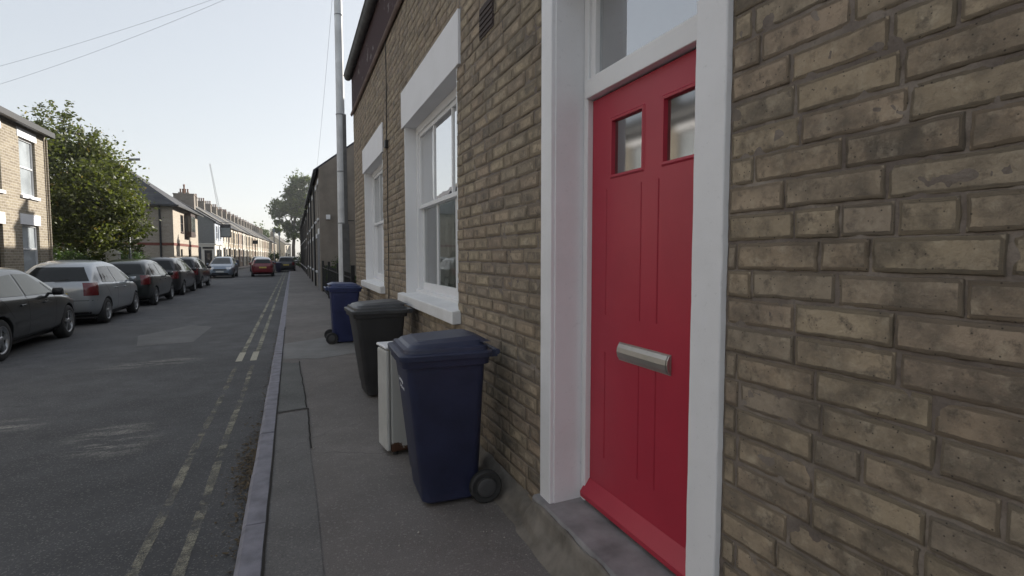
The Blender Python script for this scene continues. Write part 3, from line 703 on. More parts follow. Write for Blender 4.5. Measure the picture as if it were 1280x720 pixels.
# ------------------------------------------------------------------ pole and wires
pole = thing('telegraph_pole', 'tall pale pole with a cable casing at the end of the near house', 'pole', (1.19, 13.9, 0))
b = MB(); b.tube([(0,0,-.1),(-.0,0,2),(-.0,0,6),(-.01,0,9.3)], [.118,.112,.098,.088], 18)
b.build('shaft', simple('pale_pole_paint', (.64,.65,.66), .6, var=.2, scale=2.5, bmp=.3, bscale=25), pole)
b = MB(); b.prism([(-.02,-.14),(.15,-.14),(.15,.02),(-.02,.02)], 'z', 0, 2.3); b.prism([(.04,-.11),(.125,-.11),(.125,.02),(.04,.02)], 'z', 2.3, 5.0)
b.build('cable_casing', simple('grey_casing', (.13,.13,.13), .6, var=.2), pole, bevel=.01)
for z_ in (2.32, 3.6, 5.0, 7.4):
    b = MB(); r_ = .118-.0034*z_+.006; b.lathe([(r_,z_-.012),(r_+.004,z_-.012),(r_+.004,z_+.012),(r_,z_+.012)], (0,0,0), 'z', 18); b.build('strap', M['galv'], pole)
b = MB(); b.box(-.05,.28,-.01,.01,2.38,2.40); b.build('bracket', M['iron'], pole)
b = MB(); b.tube([(-.12,0,8.95),(.12,0,8.95)], .02, 8); b.build('insulator', M['iron'], pole)
M['cable'] = simple('grey_cable_sheath', (.12,.12,.125), .8)
def wire(p, q, sag, label, r=.0032):
    b = MB(); P0, P1 = Vector(p), Vector(q)
    b.tube([P0.lerp(P1, i/24) - Vector((0,0,sag*4*(i/24)*(1-i/24))) for i in range(25)], r, 5)
    tag(b.build('overhead_cable', M['cable']), label, 'cable', 'overhead cables from the tall pole')
wire((1.19,13.9,8.85), (-7.9,20.4,7.02), .12, 'upper of the two overhead cables crossing the sky at left')
wire((1.19,13.9,8.98), (-7.9,20.5,6.55), .18, 'lower of the two overhead cables crossing the sky at left')
wire((1.19,13.9,9.2), (1.2,27,5.75), .25, 'overhead cable dropping from the pole to the dark terrace', .004)

# ------------------------------------------------------------------ buildings
M['bk_left'] = brick_mat('left_buff_brick', (.36,.31,.225), (.22,.18,.13), (.46,.42,.36), dirt=.2, mort=.022)
M['bk_flats'] = brick_mat('flats_buff_brick', (.40,.35,.29), (.32,.27,.22), (.36,.33,.29), dirt=.15)
M['bk_flats2'] = brick_mat('flats_front_brick', (.50,.44,.36), (.42,.36,.29), (.46,.42,.36), dirt=.1)
M['bk_red'] = simple('red_brick_band', (.17,.055,.04), .9, var=.25, scale=12)
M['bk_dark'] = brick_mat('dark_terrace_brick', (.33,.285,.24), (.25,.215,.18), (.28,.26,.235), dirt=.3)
M['bk_pale'] = [brick_mat('pale_terrace_brick', (.46,.39,.29), (.36,.29,.21), (.42,.38,.3), dirt=.15),
                simple('cream_painted_front', (.52,.47,.39), .85, var=.08, scale=2),
                brick_mat('pinkish_terrace_brick', (.43,.33,.26), (.36,.27,.2), (.4,.36,.3), dirt=.15)]
M['brownframe'] = simple('brown_window_frame', (.05,.028,.022), .5)
M['cream_trim'] = paint_mat('cream_trim', (.66,.64,.58), .15, .6)
M['greydoor'] = simple('grey_door', (.10,.11,.12), .5)
M['bluedoor'] = simple('blue_door', (.03,.05,.09), .45)

def win_part(parent, face, p, w, h, frame=M['white_joinery'], lintel=True, sash=True, dx=-1, depth=.1, lm=None, lh=.2, gm=None):
    """window in a wall. face 'x': wall plane x=p[0], facing dx ; p=(plane, along, sill z). Recess modelled with frame set back."""
    lm = lm or M['cream_trim']
    X, a, z = p
    def bx(b, d0, d1, a0, a1, z0, z1):
        lo, hi = sorted((X+dx*d0, X+dx*d1))
        if face == 'x': b.box(lo, hi, a0, a1, z0, z1)
        else: b.box(a0, a1, lo, hi, z0, z1)
    f = MB(); t = .055
    bx(f, -depth, -depth+.05, a, a+t, z, z+h); bx(f, -depth, -depth+.05, a+w-t, a+w, z, z+h)
    bx(f, -depth, -depth+.05, a+t, a+w-t, z, z+t); bx(f, -depth, -depth+.05, a+t, a+w-t, z+h-t, z+h)
    if sash: bx(f, -depth-.003, -depth+.045, a+t, a+w-t, z+h*.5-.022, z+h*.5+.022)
    fo = f.build('window', frame, parent)
    g = MB(); bx(g, -depth+.002, -depth+.012, a+t, a+w-t, z+t, z+h-t); g.build('pane', gm or M['farglass'], fo)
    s = MB(); bx(s, -depth+.05, .06, a-.06, a+w+.06, z-.09, z-.002); s.build('sill', lm, fo)
    if lintel: l = MB(); bx(l, -.05, .015, a-.1, a+w+.1, z+h+.001, z+h+lh); l.build('lintel', lm, fo)
    return fo
def wall_with_holes(b, face, X, a0, a1, z0, z1, holes, thick=.2, dx=-1, mi=0):
    """solid wall slab split into pieces round rectangular holes (a,z,w,h)"""
    cuts = sorted({a0, a1} | {h[0] for h in holes} | {h[0]+h[2] for h in holes})
    zc = sorted({z0, z1} | {h[1] for h in holes} | {h[1]+h[3] for h in holes})
    # front skin + reveals
    def P(d, a, z): return (X+dx*d, a, z) if face == 'x' else (a, X+dx*d, z)
    for i in range(len(cuts)-1):
        for j in range(len(zc)-1):
            ca, cz = (cuts[i]+cuts[i+1])/2, (zc[j]+zc[j+1])/2
            if any(h[0] < ca < h[0]+h[2] and h[1] < cz < h[1]+h[3] for h in holes): continue
            b.add([P(0,cuts[i],zc[j]),P(0,cuts[i+1],zc[j]),P(0,cuts[i+1],zc[j+1]),P(0,cuts[i],zc[j+1])], [(0,1,2,3)], mi)
    for (a, z, w, h) in holes:
        q = [(a,z),(a+w,z),(a+w,z+h),(a,z+h)]
        for k in range(4):
            (p0, p1) = q[k], q[(k+1)%4]
            b.add([P(0,*p0),P(0,*p1),P(-thick,*p1),P(-thick,*p0)], [(0,1,2,3)], mi)
        b.add([P(-thick,a,z),P(-thick,a+w,z),P(-thick,a+w,z+h),P(-thick,a,z+h)], [(0,1,2,3)], mi)
def chimney(parent, x, y, z0, z1, lx=.55, ly=.95, pots=4, mat=None, potaxis='y', ph=.42):
    b = MB(); b.box(x-lx/2, x+lx/2, y-ly/2, y+ly/2, z0, z1-.12); b.box(x-lx/2-.05, x+lx/2+.05, y-ly/2-.05, y+ly/2+.05, z1-.12, z1)
    c = b.build('chimney', mat or M['bk_dark'], parent)
    for i in range(pots):
        f = (i+.5)/pots-.5; px, py = (x, y+f*ly) if potaxis == 'y' else (x+f*lx, y)
        p = MB(); p.lathe([(.10,0),(.085,.08),(.075,ph*.8),(.095,ph*.85),(.095,ph),(.07,ph),(.06,.05)], (px,py,z1), 'z', 10); p.build('chimney_pot', M['chimney_pot'], c)
    return c
def gable_roof(parent, xf, xb, y0, y1, ze, zr, over=.18, mat=None, t=.09, thingname='roof'):
    """ridge runs along y; xf street eave, xb back eave"""
    s = 1 if xb > xf else -1; xr = (xf+xb)/2; k = (zr-ze)/abs(xr-xf)
    a = xf-s*over; za = ze-over*k; c = xb+s*over
    b = MB(); b.prism([(a,za),(xr,zr),(c,za),(c,za+t),(xr,zr+t),(a,za+t)], 'y', y0, y1)
    return b.build(thingname, mat or M['slate'], parent)

# --- left near houses (brick, two windows each); local origin at facade base, facade faces +x
XL = -7.4
def left_house():
    t = thing('terraced_house', '', 'house', (XL, 0, 0), 0, 'buff brick terraced houses on the left')
    W_ = 4.5
    wins = [(.42, 3.33), (2.62, 3.33)]
    holes = [(a, z, 1.08, 1.72) for a, z in wins] + [(2.55, .98, 1.15, 1.47), (.50, 0, .92, 2.40)]
    b = MB(); wall_with_holes(b, 'x', 0, 0, W_, -.1, 5.5, holes, .14, dx=1)
    b.box(-8, -.3, W_-.2, W_, -.1, 5.5); b.box(-8, -.3, 0, .02, -.1, 5.5); b.add([(-.3,W_,-.1),(0,W_,-.1),(0,W_,5.5),(-.3,W_,5.5)], [(0,1,2,3)]); b.box(-8.2,-8,0,W_,-.1,5.5)
    b.add([(0,W_,5.5),(-4,W_,7.4),(-8,W_,5.5)], [(0,1,2)]); 
    b.build('wall', M['bk_left'], t)
    for a, z in wins: win_part(t, 'x', (0, a, z), 1.08, 1.72, dx=1, depth=.12, lm=M['lintel'], lh=.27, gm=M['net'])
    win_part(t, 'x', (0, 2.55, .98), 1.15, 1.47, dx=1, depth=.12, lm=M['lintel'], lh=.32, gm=M['net'])
    d = MB(); d.box(-.13,-.09,.50,1.42,0,2.0); do = d.build('door', M['brownframe'], t)
    d = MB(); d.box(-.12,-.11,.56,1.36,2.04,2.38); d.build('fanlight', M['farglass'], t)
    l = MB(); l.box(-.05,.015,.4,1.55,2.401,2.72); l.build('lintel', M['lintel'], t)
    k = MB(); k.box(-.09,-.05,1.30,1.36,.95,1.1); k.build('handle', M['metal'], do)
    gable_roof(t, 0, -8, 0, W_, 5.52, 7.45, .22, mat=M['slate_dark'])
    g = MB(); g.box(.14,.27,0,W_,5.36,5.53); g.box(.0,.14,0,W_,5.40,5.46); g.build('gutter', M['iron'], t)
    chimney(t, -4, .2, 7.1, 8.4, .9, .5, 3, M['bk_left'], 'x')
    return t
h0 = left_house()
ylist = [17.6, 13.1, 8.6, 4.1, -.4, -4.9, -9.4]
labs = ['buff brick terraced house at the left edge, beside the leafy tree']
for i, y in enumerate(ylist):
    o = h0 if i == 0 else copy_tree(h0)
    o.location = (XL, y, 0)
    o['label'] = labs[0] if i == 0 else 'buff brick terraced house at the left, nearer than the one beside the tree'
b = MB(); b.tube([(XL+.05,22.0,0),(XL+.05,22.0,5.3)], .035, 8)
o = b.build('downpipe', M['bk_left'], None); b = o; o.location = (-XL, -17.6, 0); o.parent = h0

# --- garden wall & small shrub under left window
g = thing('garden_wall', 'low brick garden wall with coping under the leafy tree', 'wall', (XL, 22.6, 0))
b = MB(); b.box(-.12,.12,.02,5.5,-.1,1.0); b.build('brickwork', M['bk_left'], g)
b = MB(); b.box(-.17,.17,.02,5.5,1.0,1.09); b.build('coping', M['concrete'], g, bevel=.01)
g = thing('gate_pier', 'white painted gate pier standing by the leafy tree', 'pier', (XL+.05, 28.5, -.15))
b = MB(); b.box(-.22,.22,-.22,.22,-.1,1.75); b.build('shaft', M['cream_trim'], g); b = MB(); b.prism([(-.28,1.75),(.28,1.75),(0,1.95)], 'y', -.28, .28); b.build('cap', M['cream_trim'], g)

# --- flats
fl = thing('flats', 'two storey buff brick flats with hipped slate roof and red brick band', 'house', (XL, 42, 0))
FW, FD, FE = 10.2, 9.2, 4.95
fh = [(2.6, 3.25, 1.1, 1.25), (2.3, .55, .75, 1.45), (5.6, .55, .75, 1.45), (7.6,3.25,1.1,1.25)]
b = MB(); wall_with_holes(b, 'x', 0, 0, FW, -.1, FE, fh, .12, dx=1, mi=0)
sh = [(-3.5, .45, 1.75, 1.45), (-3.7, 3.0, 1.6, 1.25), (-7.6, .45, 1.6, 1.45), (-7.6, 3.0, 1.6, 1.25)]
wall_with_holes(b, 'y', 0, -FD, 0, -.1, FE, sh, .12, dx=-1, mi=1)
b.box(-FD, 0, FW-.01, FW, -.1, FE, 1); b.box(-FD-.1, -FD, 0, FW, -.1, FE, 1)
b.build('wall', [M['bk_flats2'], M['bk_flats']], fl)
b = MB(); b.box(-FD, .018, -.018, FW, 2.22, 2.40); b.build('red_brick_band', M['bk_red'], fl)
for (a, z, w, h) in fh: win_part(fl, 'x', (0, a, z), w, h, M['brownframe'], dx=1, depth=.08, lintel=False, lm=M['brownframe'])
for (a, z, w, h) in sh: win_part(fl, 'y', (0, a, z), w, h, M['brownframe'], dx=-1, depth=.08, lintel=False, lm=M['brownframe'])
# projecting oriel on the street front
for y0 in (4.2,):
    b = MB(); b.box(.0,.42,y0,y0+1.9,2.95,4.7); ob = b.build('oriel', M['brownframe'], fl)
    b = MB(); b.box(.42,.435,y0+.12,y0+.85,3.35,4.5); b.box(.42,.435,y0+1.0,y0+1.78,3.35,4.5); b.box(.06,.37,y0-.012,y0,3.35,4.5); b.build('oriel_glass', M['farglass'], ob)
b = MB(); o_ = .35; ze = FE-.02; xr0 = -FD/2; hr = 8.6
P0, P1, P2, P3 = (o_,-o_,ze), (o_,FW+o_,ze), (-FD-o_,FW+o_,ze), (-FD-o_,-o_,ze); A, B_ = (xr0, FD/2-.3, hr), (xr0, FW-FD/2+.9, hr)
b.add([P0,P1,P2,P3,A,B_], [(0,1,5,4),(1,2,5),(2,3,4,5),(3,0,4)]); b.add([P0,P1,P2,P3], [(0,1,2,3)])
b.build('roof', M['slate'], fl)
b = MB(); b.box(o_-.02,o_+.08,-o_-.08,FW+o_,ze-.09,ze+.02); b.box(-FD-o_,o_-.02,-o_-.08,-o_+.02,ze-.09,ze+.02); b.build('gutter', M['iron'], fl)
b = MB(); b.tube([(-.75,-.06,0),(-.75,-.06,FE-.1)], .06, 8); b.build('downpipe', M['iron'], fl)

# --- public house
pb = thing('public_house', 'dark grey pub with white ground floor on the corner of the side street', 'pub', (XL, 62.6, 0))
b = MB(); b.box(-8,-.0,0,6.6,2.75,5.1,0); b.box(-8,.0,.0,6.6,-.1,2.7,1)
b.add([(0,0,5.1),(-4,0,7.6),(-8,0,5.1)], [(0,1,2)], 0)
b.build('wall', [M['render_grey'], M['cream_trim']], pb)
b = MB(); b.box(.0,.03,.3,6.6,2.76,5.1); b.build('street_front', simple('pale_blue_render', (.42,.46,.52), .8, var=.08), pb)
b = MB(); b.box(-8,.1,-.1,6.6,2.68,2.80); b.build('cornice', M['cream_trim'], pb, bevel=.01)
b = MB(); b.box(-1.95,-1.25,-.04,-.0,.3,2.45); b.build('shutter', simple('charcoal_shutter', (.05,.055,.065), .6), pb)
b = MB(); b.box(-.95,-.25,-.03,-.0,.1,2.1); d = b.build('door', M['iron'], pb)
b = MB(); b.box(-.72,-.45,-.04,-.03,1.1,1.8); b.build('door_glass', M['farglass'], d)
b = MB(); b.box(-1.1,-.1,-.09,-.0,2.25,2.45); b.build('name_board', M['iron'], pb)
b = MB(); b.box(-1.2,-.95,-.05,0,.0,2.3); b.box(-.25,-.05,-.05,0,0,2.3); b.build('door_surround', M['cream_trim'], pb)
for y in (1.0, 4.2): win_part(pb, 'x', (.03, y, 3.3), .95, 1.4, M['white_joinery'], dx=1, depth=-.0, lintel=False)
for y in (1.4, 4.0): win_part(pb, 'x', (.0, y, .8), 1.3, 1.4, M['iron'], dx=1, depth=-.0, lintel=False)
gable_roof(pb, 0, -8, -.1, 6.6, 5.1, 7.6, .2)
chimney(pb, -3.1, 3.4, 6.2, 8.15, 1.9, .9, 1, M['bk_dark'], 'x', 1.0)
sg = thing('pub_sign', 'hanging pub sign board on an iron bracket', 'sign', (XL+.05, 66.2, 0))
b = MB(); b.tube([(0,0,5.2),(1.15,0,5.2)], .03, 6); b.tube([(0,0,4.6),(.8,0,5.2)], .02, 6); b.build('bracket', M['iron'], sg)
b = MB(); b.box(.1,1.15,-.04,.04,3.55,5.0); bo = b.build('sign_board', M['iron'], sg); b = MB(); b.box(.17,1.08,-.055,.055,3.65,4.6); b.build('sign_panel', simple('sign_panel', (.2,.22,.22), .6), bo)
# side-street backdrop house seen in the gap
# --- terraces
def terrace_house(label, group, wallm, W_=4.6, E=5.2, facing=1, trim=None, roofm=None, doorm=None, dep=7.4, rise=2.5):
    t = thing('terraced_house', label, 'house', (0,0,0), 0, group); trim = trim or M['cream_trim']
    s = facing
    ups = [(.65, 3.15, .85, 1.5), (2.95, 3.15, .85, 1.5)]; dn = [(2.6, .8, 1.25, 1.55)]; dr = [(.6, 0, .9, 2.45)]
    b = MB(); wall_with_holes(b, 'x', 0, 0, W_, -.3, E, ups+dn+dr, .12, dx=s)
    for yy in (0.01, W_-.01): b.add([(-.12*s,yy,-.3),(-dep*s,yy,-.3),(-dep*s,yy,E),(-dep*s/2,yy,E+rise),(-.12*s,yy,E)], [(0,1,2,3,4)]); b.add([(0,yy,-.3),(-.12*s,yy,-.3),(-.12*s,yy,E),(0,yy,E)], [(0,1,2,3)])
    b.add([(-dep*s,0,-.3),(-dep*s,W_,-.3),(-dep*s,W_,E),(-dep*s,0,E)], [(0,1,2,3)])
    b.build('wall', wallm, t)
    for w in ups+dn: win_part(t, 'x', (0, w[0], w[1]), w[2], w[3], dx=s, depth=.1, lm=trim)
    lo, hi = sorted((-.11*s, -.06*s)); d = MB(); d.box(lo, hi, .6, 1.5, 0, 2.0); d.build('door', doorm or M['greydoor'], t)
    d = MB(); d.box(lo, hi, .65, 1.45, 2.06, 2.4); d.build('fanlight', M['farglass'], t)
    lo, hi = sorted((-.05*s, .02*s)); l = MB(); l.box(lo, hi, .45, 1.65, 2.451, 2.7); l.build('lintel', trim, t)
    gable_roof(t, 0, -dep*s, 0, W_, E, E+rise, .2, roofm)
    lo, hi = sorted((.1*s, .22*s)); g = MB(); g.box(lo, hi, 0, W_, E-.18, E-.08); g.build('gutter', M['iron'], t)
    g = MB(); g.tube([(.05*s,W_-.1,0),(.05*s,W_-.1,E-.1)], .04, 6); g.build('downpipe', M['iron'], t)
    chimney(t, -dep*s/2, .3, E+rise-.4, E+rise+.95, .95, .6, 4, M['bk_dark'], 'x')
    return t
protos = [terrace_house('pale buff brick terraced house in the long sunlit row on the left', 'sunlit terraced houses along the left of the street', M['bk_pale'][0], roofm=M['slate']),
          terrace_house('cream painted terraced house in the long sunlit row on the left', 'sunlit terraced houses along the left of the street', M['bk_pale'][1], roofm=M['slate_warm'], doorm=M['bluedoor']),
          terrace_house('pinkish brick terraced house in the long sunlit row on the left', 'sunlit terraced houses along the left of the street', M['bk_pale'][2], roofm=M['slate_warm'])]
seq = [1,0,0,2,1,0,0,2,0,1,1,0,2,0,0,1,0,2,0,0,1]
usedp = set(); y = 69.2
for i, k in enumerate(seq):
    o = protos[k] if k not in usedp else copy_tree(protos[k]); usedp.add(k)
    o.location = (XL+bend(y), y, -.03*(i%3)); o.rotation_euler = (0,0,-math.atan(.035)); y += 4.62
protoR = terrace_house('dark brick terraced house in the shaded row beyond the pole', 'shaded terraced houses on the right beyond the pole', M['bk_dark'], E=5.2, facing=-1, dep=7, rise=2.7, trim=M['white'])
for a_ in (.44, 1.5):
    b = MB(); b.box(-.05,.0,a_,a_+.14,0,2.45); b.build('pilaster', simple('grey_stone_trim', (.30,.30,.31), .8), protoR)
y = 23.8
for i in range(18):
    o = protoR if i == 0 else copy_tree(protoR)
    # the right-hand row steps down a little with each pair of houses
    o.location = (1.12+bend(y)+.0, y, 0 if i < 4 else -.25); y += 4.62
    if i == 0: o['label'] = 'brown rendered end terrace house, first beyond the railings'
    elif i == 1: o['label'] = 'second dark terraced house beyond the railings on the right'
# brown rendered gable end of that row
eg = protoR
b = MB(); b.add([(0,-.02,-.3),(7,-.02,-.3),(7,-.02,5.2),(3.5,-.02,7.9),(0,-.02,5.2)], [(0,1,2,3,4)]); b.add([(0,-.02,-.3),(0,.0,-.3),(0,.0,5.2),(0,-.02,5.2)], [(0,1,2,3)])
b.build('gable_wall', M['render_brown'], eg)
b = MB(); b.box(.25,.42,-.12,-.021,3.05,3.25); b.build('alarm_box', M['white'], eg, bevel=.01)
b = MB(); b.tube([(1.05,-.06,0),(1.05,-.06,5.0)], .045, 8); b.build('downpipe', M['galv'], eg)
# end of the street
for i, (x, y, rz, k) in enumerate([(-1.9, 171, -20, 1), (2.6, 175, -90, 0)]):
    o = copy_tree(protos[k]); o.location = (x, y, -.1); o.rotation_euler = (0,0,R(rz))
    o['label'] = ['cream house angled across the far end of the street', 'pale brick house closing the far end of the street'][i]; del o['group']
# railings and yard shrub between the near house and the dark terrace
rl = thing('railings', 'black iron railings between the near house and the dark terrace', 'railings', (1.2, 11.75, 0))
b = MB()
for i in range(75): b.box(-.009,.009,.08+i*.155,.098+i*.155,.05,1.12)
b.build('bars', M['iron'], rl); b = MB(); b.box(-.02,.02,0,11.9,1.0,1.03); b.box(-.02,.02,0,11.9,.1,.13); b.build('rail', M['iron'], rl)
for y in (0, 3.9, 7.9, 11.8): b = MB(); b.box(-.04,.04,y,y+.08,-.05,1.3); b.build('post', M['iron'], rl)

# ------------------------------------------------------------------ foliage
def leaf_mat(name, c1, c2, c3):
    m, nt, b = newmat(name)
    at = N(nt, 'ShaderNodeVertexColor', layer_name='tone'); sp = N(nt, 'ShaderNodeSeparateColor'); L(nt, at.outputs[0], sp.inputs[0])
    c = ramp(nt, sp.outputs[0], [(0, c1), (.5, c2), (.9, c2), (1, c3)])
    L(nt, c, b.inputs['Base Color']); b.inputs['Roughness'].default_value = .55
    tr = N(nt, 'ShaderNodeBsdfTranslucent'); L(nt, mixc(nt, .0, c, c), tr.inputs[0])
    g = N(nt, 'ShaderNodeMix'); g.data_type = 'RGBA'; g.blend_type = 'MULTIPLY'; g.inputs[0].default_value = 1; L(nt, c, g.inputs[6]); g.inputs[7].default_value = (1.5,1.6,.7,1); L(nt, g.outputs[2], tr.inputs[0])
    mx = N(nt, 'ShaderNodeMixShader', ); mx.inputs[0].default_value = .35; L(nt, b.outputs[0], mx.inputs[1]); L(nt, tr.outputs[0], mx.inputs[2]); L(nt, mx.outputs[0], nt.nodes['Material Output'].inputs[0])
    return m
M['leafA'] = leaf_mat('autumn_leaves', (.045,.058,.018), (.10,.115,.035), (.24,.17,.05))
M['leafB'] = leaf_mat('plane_leaves', (.05,.075,.028), (.09,.115,.04), (.14,.16,.055))
M['leafC'] = leaf_mat('shrub_leaves', (.025,.045,.015), (.045,.075,.022), (.08,.11,.03))
M['bark'] = simple('bark', (.075,.06,.048), .95, var=.35, scale=8, bmp=.8, bscale=25)
def foliage(name, blobs, n, size, mat, parent, seed, shoots=0, shell=.55):
    """leaf-sized folded faces scattered in the volume of many clumps"""
    rr = random.Random(seed); vs = []; fs = []; tone = []
    wts = [bl[1][0]*bl[1][1]*bl[1][2] for bl in blobs]; tot = sum(wts)
    def leaf(p, s, t, up=None):
        d = Vector((rr.gauss(0,1), rr.gauss(0,1), rr.gauss(0,.7))).normalized(); e = d.cross(Vector((rr.gauss(0,1), rr.gauss(0,1), rr.gauss(0,1)))).normalized()
        k = len(vs); vs.extend([p-d*s, p+e*s*.55, p+d*s, p-e*s*.55]); fs.append((k,k+1,k+2,k+3)); tone.extend([(t,0,0,1)]*4)
    for bl, w in zip(blobs, wts):
        c, r = Vector(bl[0]), bl[1]; cnt = int(n*w/tot); bt = rr.uniform(0,.35)
        # sub-clumps
        subs = []
        for _ in range(max(5, cnt//90)):
            while True:
                q = Vector((rr.uniform(-1,1), rr.uniform(-1,1), rr.uniform(-1,1)))
                if q.length < 1 and rr.random() < shell+q.length*.6: break
            subs.append((Vector((c.x+q.x*r[0], c.y+q.y*r[1], c.z+q.z*r[2])), rr.uniform(.10,.22)*min(r)*1.4, rr.uniform(0,.4)))
        for _ in range(cnt):
            sc = rr.choice(subs); g = Vector((rr.gauss(0,1), rr.gauss(0,1), rr.gauss(0,.8)))*sc[1]
            t = min(1, max(0, bt+sc[2]+rr.uniform(-.1,.25)+(.4 if rr.random() < .05 else 0)))
            leaf(sc[0]+g, size*rr.uniform(.6,1.35), t)
    for _ in range(shoots):
        bl = rr.choice(blobs[:]); c, r = Vector(bl[0]), bl[1]; a = rr.uniform(0, 6.28); el = rr.uniform(.1, 1.4)
        st = Vector((c.x+math.cos(a)*math.cos(el)*r[0]*.9, c.y+math.sin(a)*math.cos(el)*r[1]*.9, c.z+math.sin(el)*r[2]*.9))
        d = Vector((math.cos(a)*.45, math.sin(a)*.45, 1)).normalized(); ln = rr.uniform(.4, 1.2)*size*8
        for k in range(26): leaf(st+d*ln*rr.random()+Vector((rr.gauss(0,1),rr.gauss(0,1),rr.gauss(0,1)))*size*.9, size*rr.uniform(.6,1.1), rr.uniform(.2,1))
    me = bpy.data.meshes.new(name); me.from_pydata(vs, [], fs); me.materials.append(mat)
    ca = me.color_attributes.new('tone', 'FLOAT_COLOR', 'POINT'); ca.data.foreach_set('color', [x for t in tone for x in t])
    o = bpy.data.objects.new(name, me); COL.objects.link(o); o.parent = parent; return o
def limbs(parent, base, top, r0, branches, seed):
    rr = random.Random(seed); b = MB(); B0, T0 = Vector(base), Vector(top)
    pts = [B0.lerp(T0, i/8)+Vector((rr.uniform(-.1,.1), rr.uniform(-.1,.1), 0))*(i > 0) for i in range(9)]
    b.tube(pts, [r0*(1-.085*i) for i in range(9)], 10)
    for i, e in enumerate(branches):
        s = pts[3+i % 5]; e = Vector(e); mid = s.lerp(e, .5)+Vector((0,0,-.06*(e-s).length)); r = r0*.42
        b.tube([s, s.lerp(mid,.5)+Vector((rr.uniform(-.1,.1),)*3), mid, mid.lerp(e,.5)+Vector((rr.uniform(-.15,.15),)*3), e], [r, r*.8, r*.6, r*.4, r*.12], 7)
        for _ in range(3):
            q = mid.lerp(e, rr.uniform(.1,.8)); f = q+Vector((rr.gauss(0,1), rr.gauss(0,1), abs(rr.gauss(.6,.6))))*(e-s).length*.22
            b.tube([q, q.lerp(f,.5), f], [r*.35, r*.22, r*.06], 5)
    return b.build('trunk', M['bark'], parent)
tr = thing('leafy_tree', 'large leafy tree turning yellow between the left brick house and the flats', 'tree', (-8.5, 28.6, 0))
blobs = [((0,0,4.6),(1.75,2.6,2.3)), ((-.9,-.2,6.3),(.95,1.4,1.2)), ((.25,.3,6.0),(.85,1.4,1.1)), ((1.25,0,4.6),(.85,1.6,1.2)), ((-1.1,0,4.0),(1.3,2.0,1.8)), ((.1,.4,2.5),(1.9,2.2,1.15)), ((-1.3,0,7.1),(.3,.5,.8)), ((-.5,0,7.4),(.35,.5,.75)), ((1.7,.2,3.2),(.8,1.3,1.3)), ((1.05,0,5.4),(.4,.8,.5)), ((.2,0,7.2),(.3,.5,.6)), ((-1.6,0,5.6),(.6,1.2,1.2)), ((-1.6,1,2.6),(1.0,1.6,1.3)), ((.55,0,6.8),(.2,.4,.45))]
limbs(tr, (0,0,-.1), (.1,.1,6.8), .24, [bl[0] for bl in blobs[1:]]+[(1.2,1.2,5),(-1.2,-1,5.2)], 4)
blobs = [((c[0]*.95+.1, c[1], c[2]*.955), r) for c, r in blobs]
foliage('crown', blobs, 34000, .08, M['leafA'], tr, 5, shoots=46)
tr = thing('plane_tree', 'tall airy tree rising behind the far end of the right hand terrace', 'tree', (.3, 150, -.1))
blobs = [((1.5,0,20),(3.6,3.6,3.2)), ((-2.8,0,15.0),(2.7,3.2,2.6)), ((1.6,0,15.2),(3.6,4,3.2)), ((-2.6,0,9.8),(2.4,3,1.8)), ((.6,0,9.4),(2.2,3.0,2.6)), ((4.4,0,18),(2.6,3,2.6)), ((-1,0,18.6),(1.9,2.4,1.8)), ((4,0,22.5),(2.2,2.6,1.7)), ((4.4,0,11.5),(2.2,2.8,2.8)), ((-4.4,0,12.2),(1.3,1.6,1.3)), ((-.2,0,6.6),(1.3,2,1.4)),((2,0,23.2),(1.6,2,1.3))]
blobs = [((c[0]*.92-.2, c[1], c[2]*.94), tuple(q*.9 for q in r)) for c, r in blobs]
limbs(tr, (0,0,-.1), (.8,0,16.5), .5, [bl[0] for bl in blobs], 6)
foliage('crown', blobs, 15000, .30, M['leafB'], tr, 8, shoots=10, shell=.3)
for i, (x, y, h, w, lab) in enumerate([(-15, 165, 9.5, 4.5, 'round tree crown above the roofs at the end of the left row'), (-9, 190, 10.5, 4.5, 'tree showing over the far left roofs beside the tall airy tree'), (6.5, 150, 15, 5, 'dark tree behind the far end of the right hand terrace')]):
    t = thing('background_tree', lab, 'tree', (x, y, 0), 0, 'trees beyond the far roofs')
    bl = [((0,0,h*.62),(w*.75,w*.75,h*.3)), ((w*.4,0,h*.5),(w*.5,w*.5,h*.22)), ((-w*.5,0,h*.55),(w*.5,w*.5,h*.24)), ((0,0,h*.85),(w*.4,w*.4,h*.14))]
    limbs(t, (0,0,-.1), (0,0,h*.7), .3, [q[0] for q in bl], i); foliage('crown', bl, 3500, .32, M['leafB'], t, 30+i, 8, .3)
def shrub(name, label, loc, bl, n, size, seed, group=None):
    t = thing(name, label, 'shrub', loc, 0, group)
    b = MB(); rr = random.Random(seed)
    for k in range(6): a = rr.uniform(0,6.28); b.tube([(0,0,-.05),(math.cos(a)*bl[0][1][0]*.4, math.sin(a)*bl[0][1][1]*.4, bl[0][0][2]*1.2)], [.025,.008], 5)
    b.build('stems', M['bark'], t); foliage('leaves', bl, n, size, M['leafC'], t, seed)
shrub('shrub', 'rounded green shrub on the kerb build-out past the red car', (-1.75, 63.5, -.1), [((0,0,1.3),(.8,1.2,.75)),((-.5,0,1.1),(.5,.8,.6)),((.5,0,1.2),(.5,.8,.6))], 2200, .06, 51)
shrub('shrub', 'dark bush spilling over the right pavement before the far houses', (.9, 74, -.1), [((0,0,1.1),(.8,1.5,.9)),((-.2,1.5,1.3),(.7,1.2,1.0))], 1800, .07, 52)
shrub('shrub', 'dark shrub behind the black railings', (1.75, 15.6, 0), [((0,0,.7),(.4,1.5,.5)),((.1,-2,.6),(.35,1.2,.45))], 2600, .035, 53)
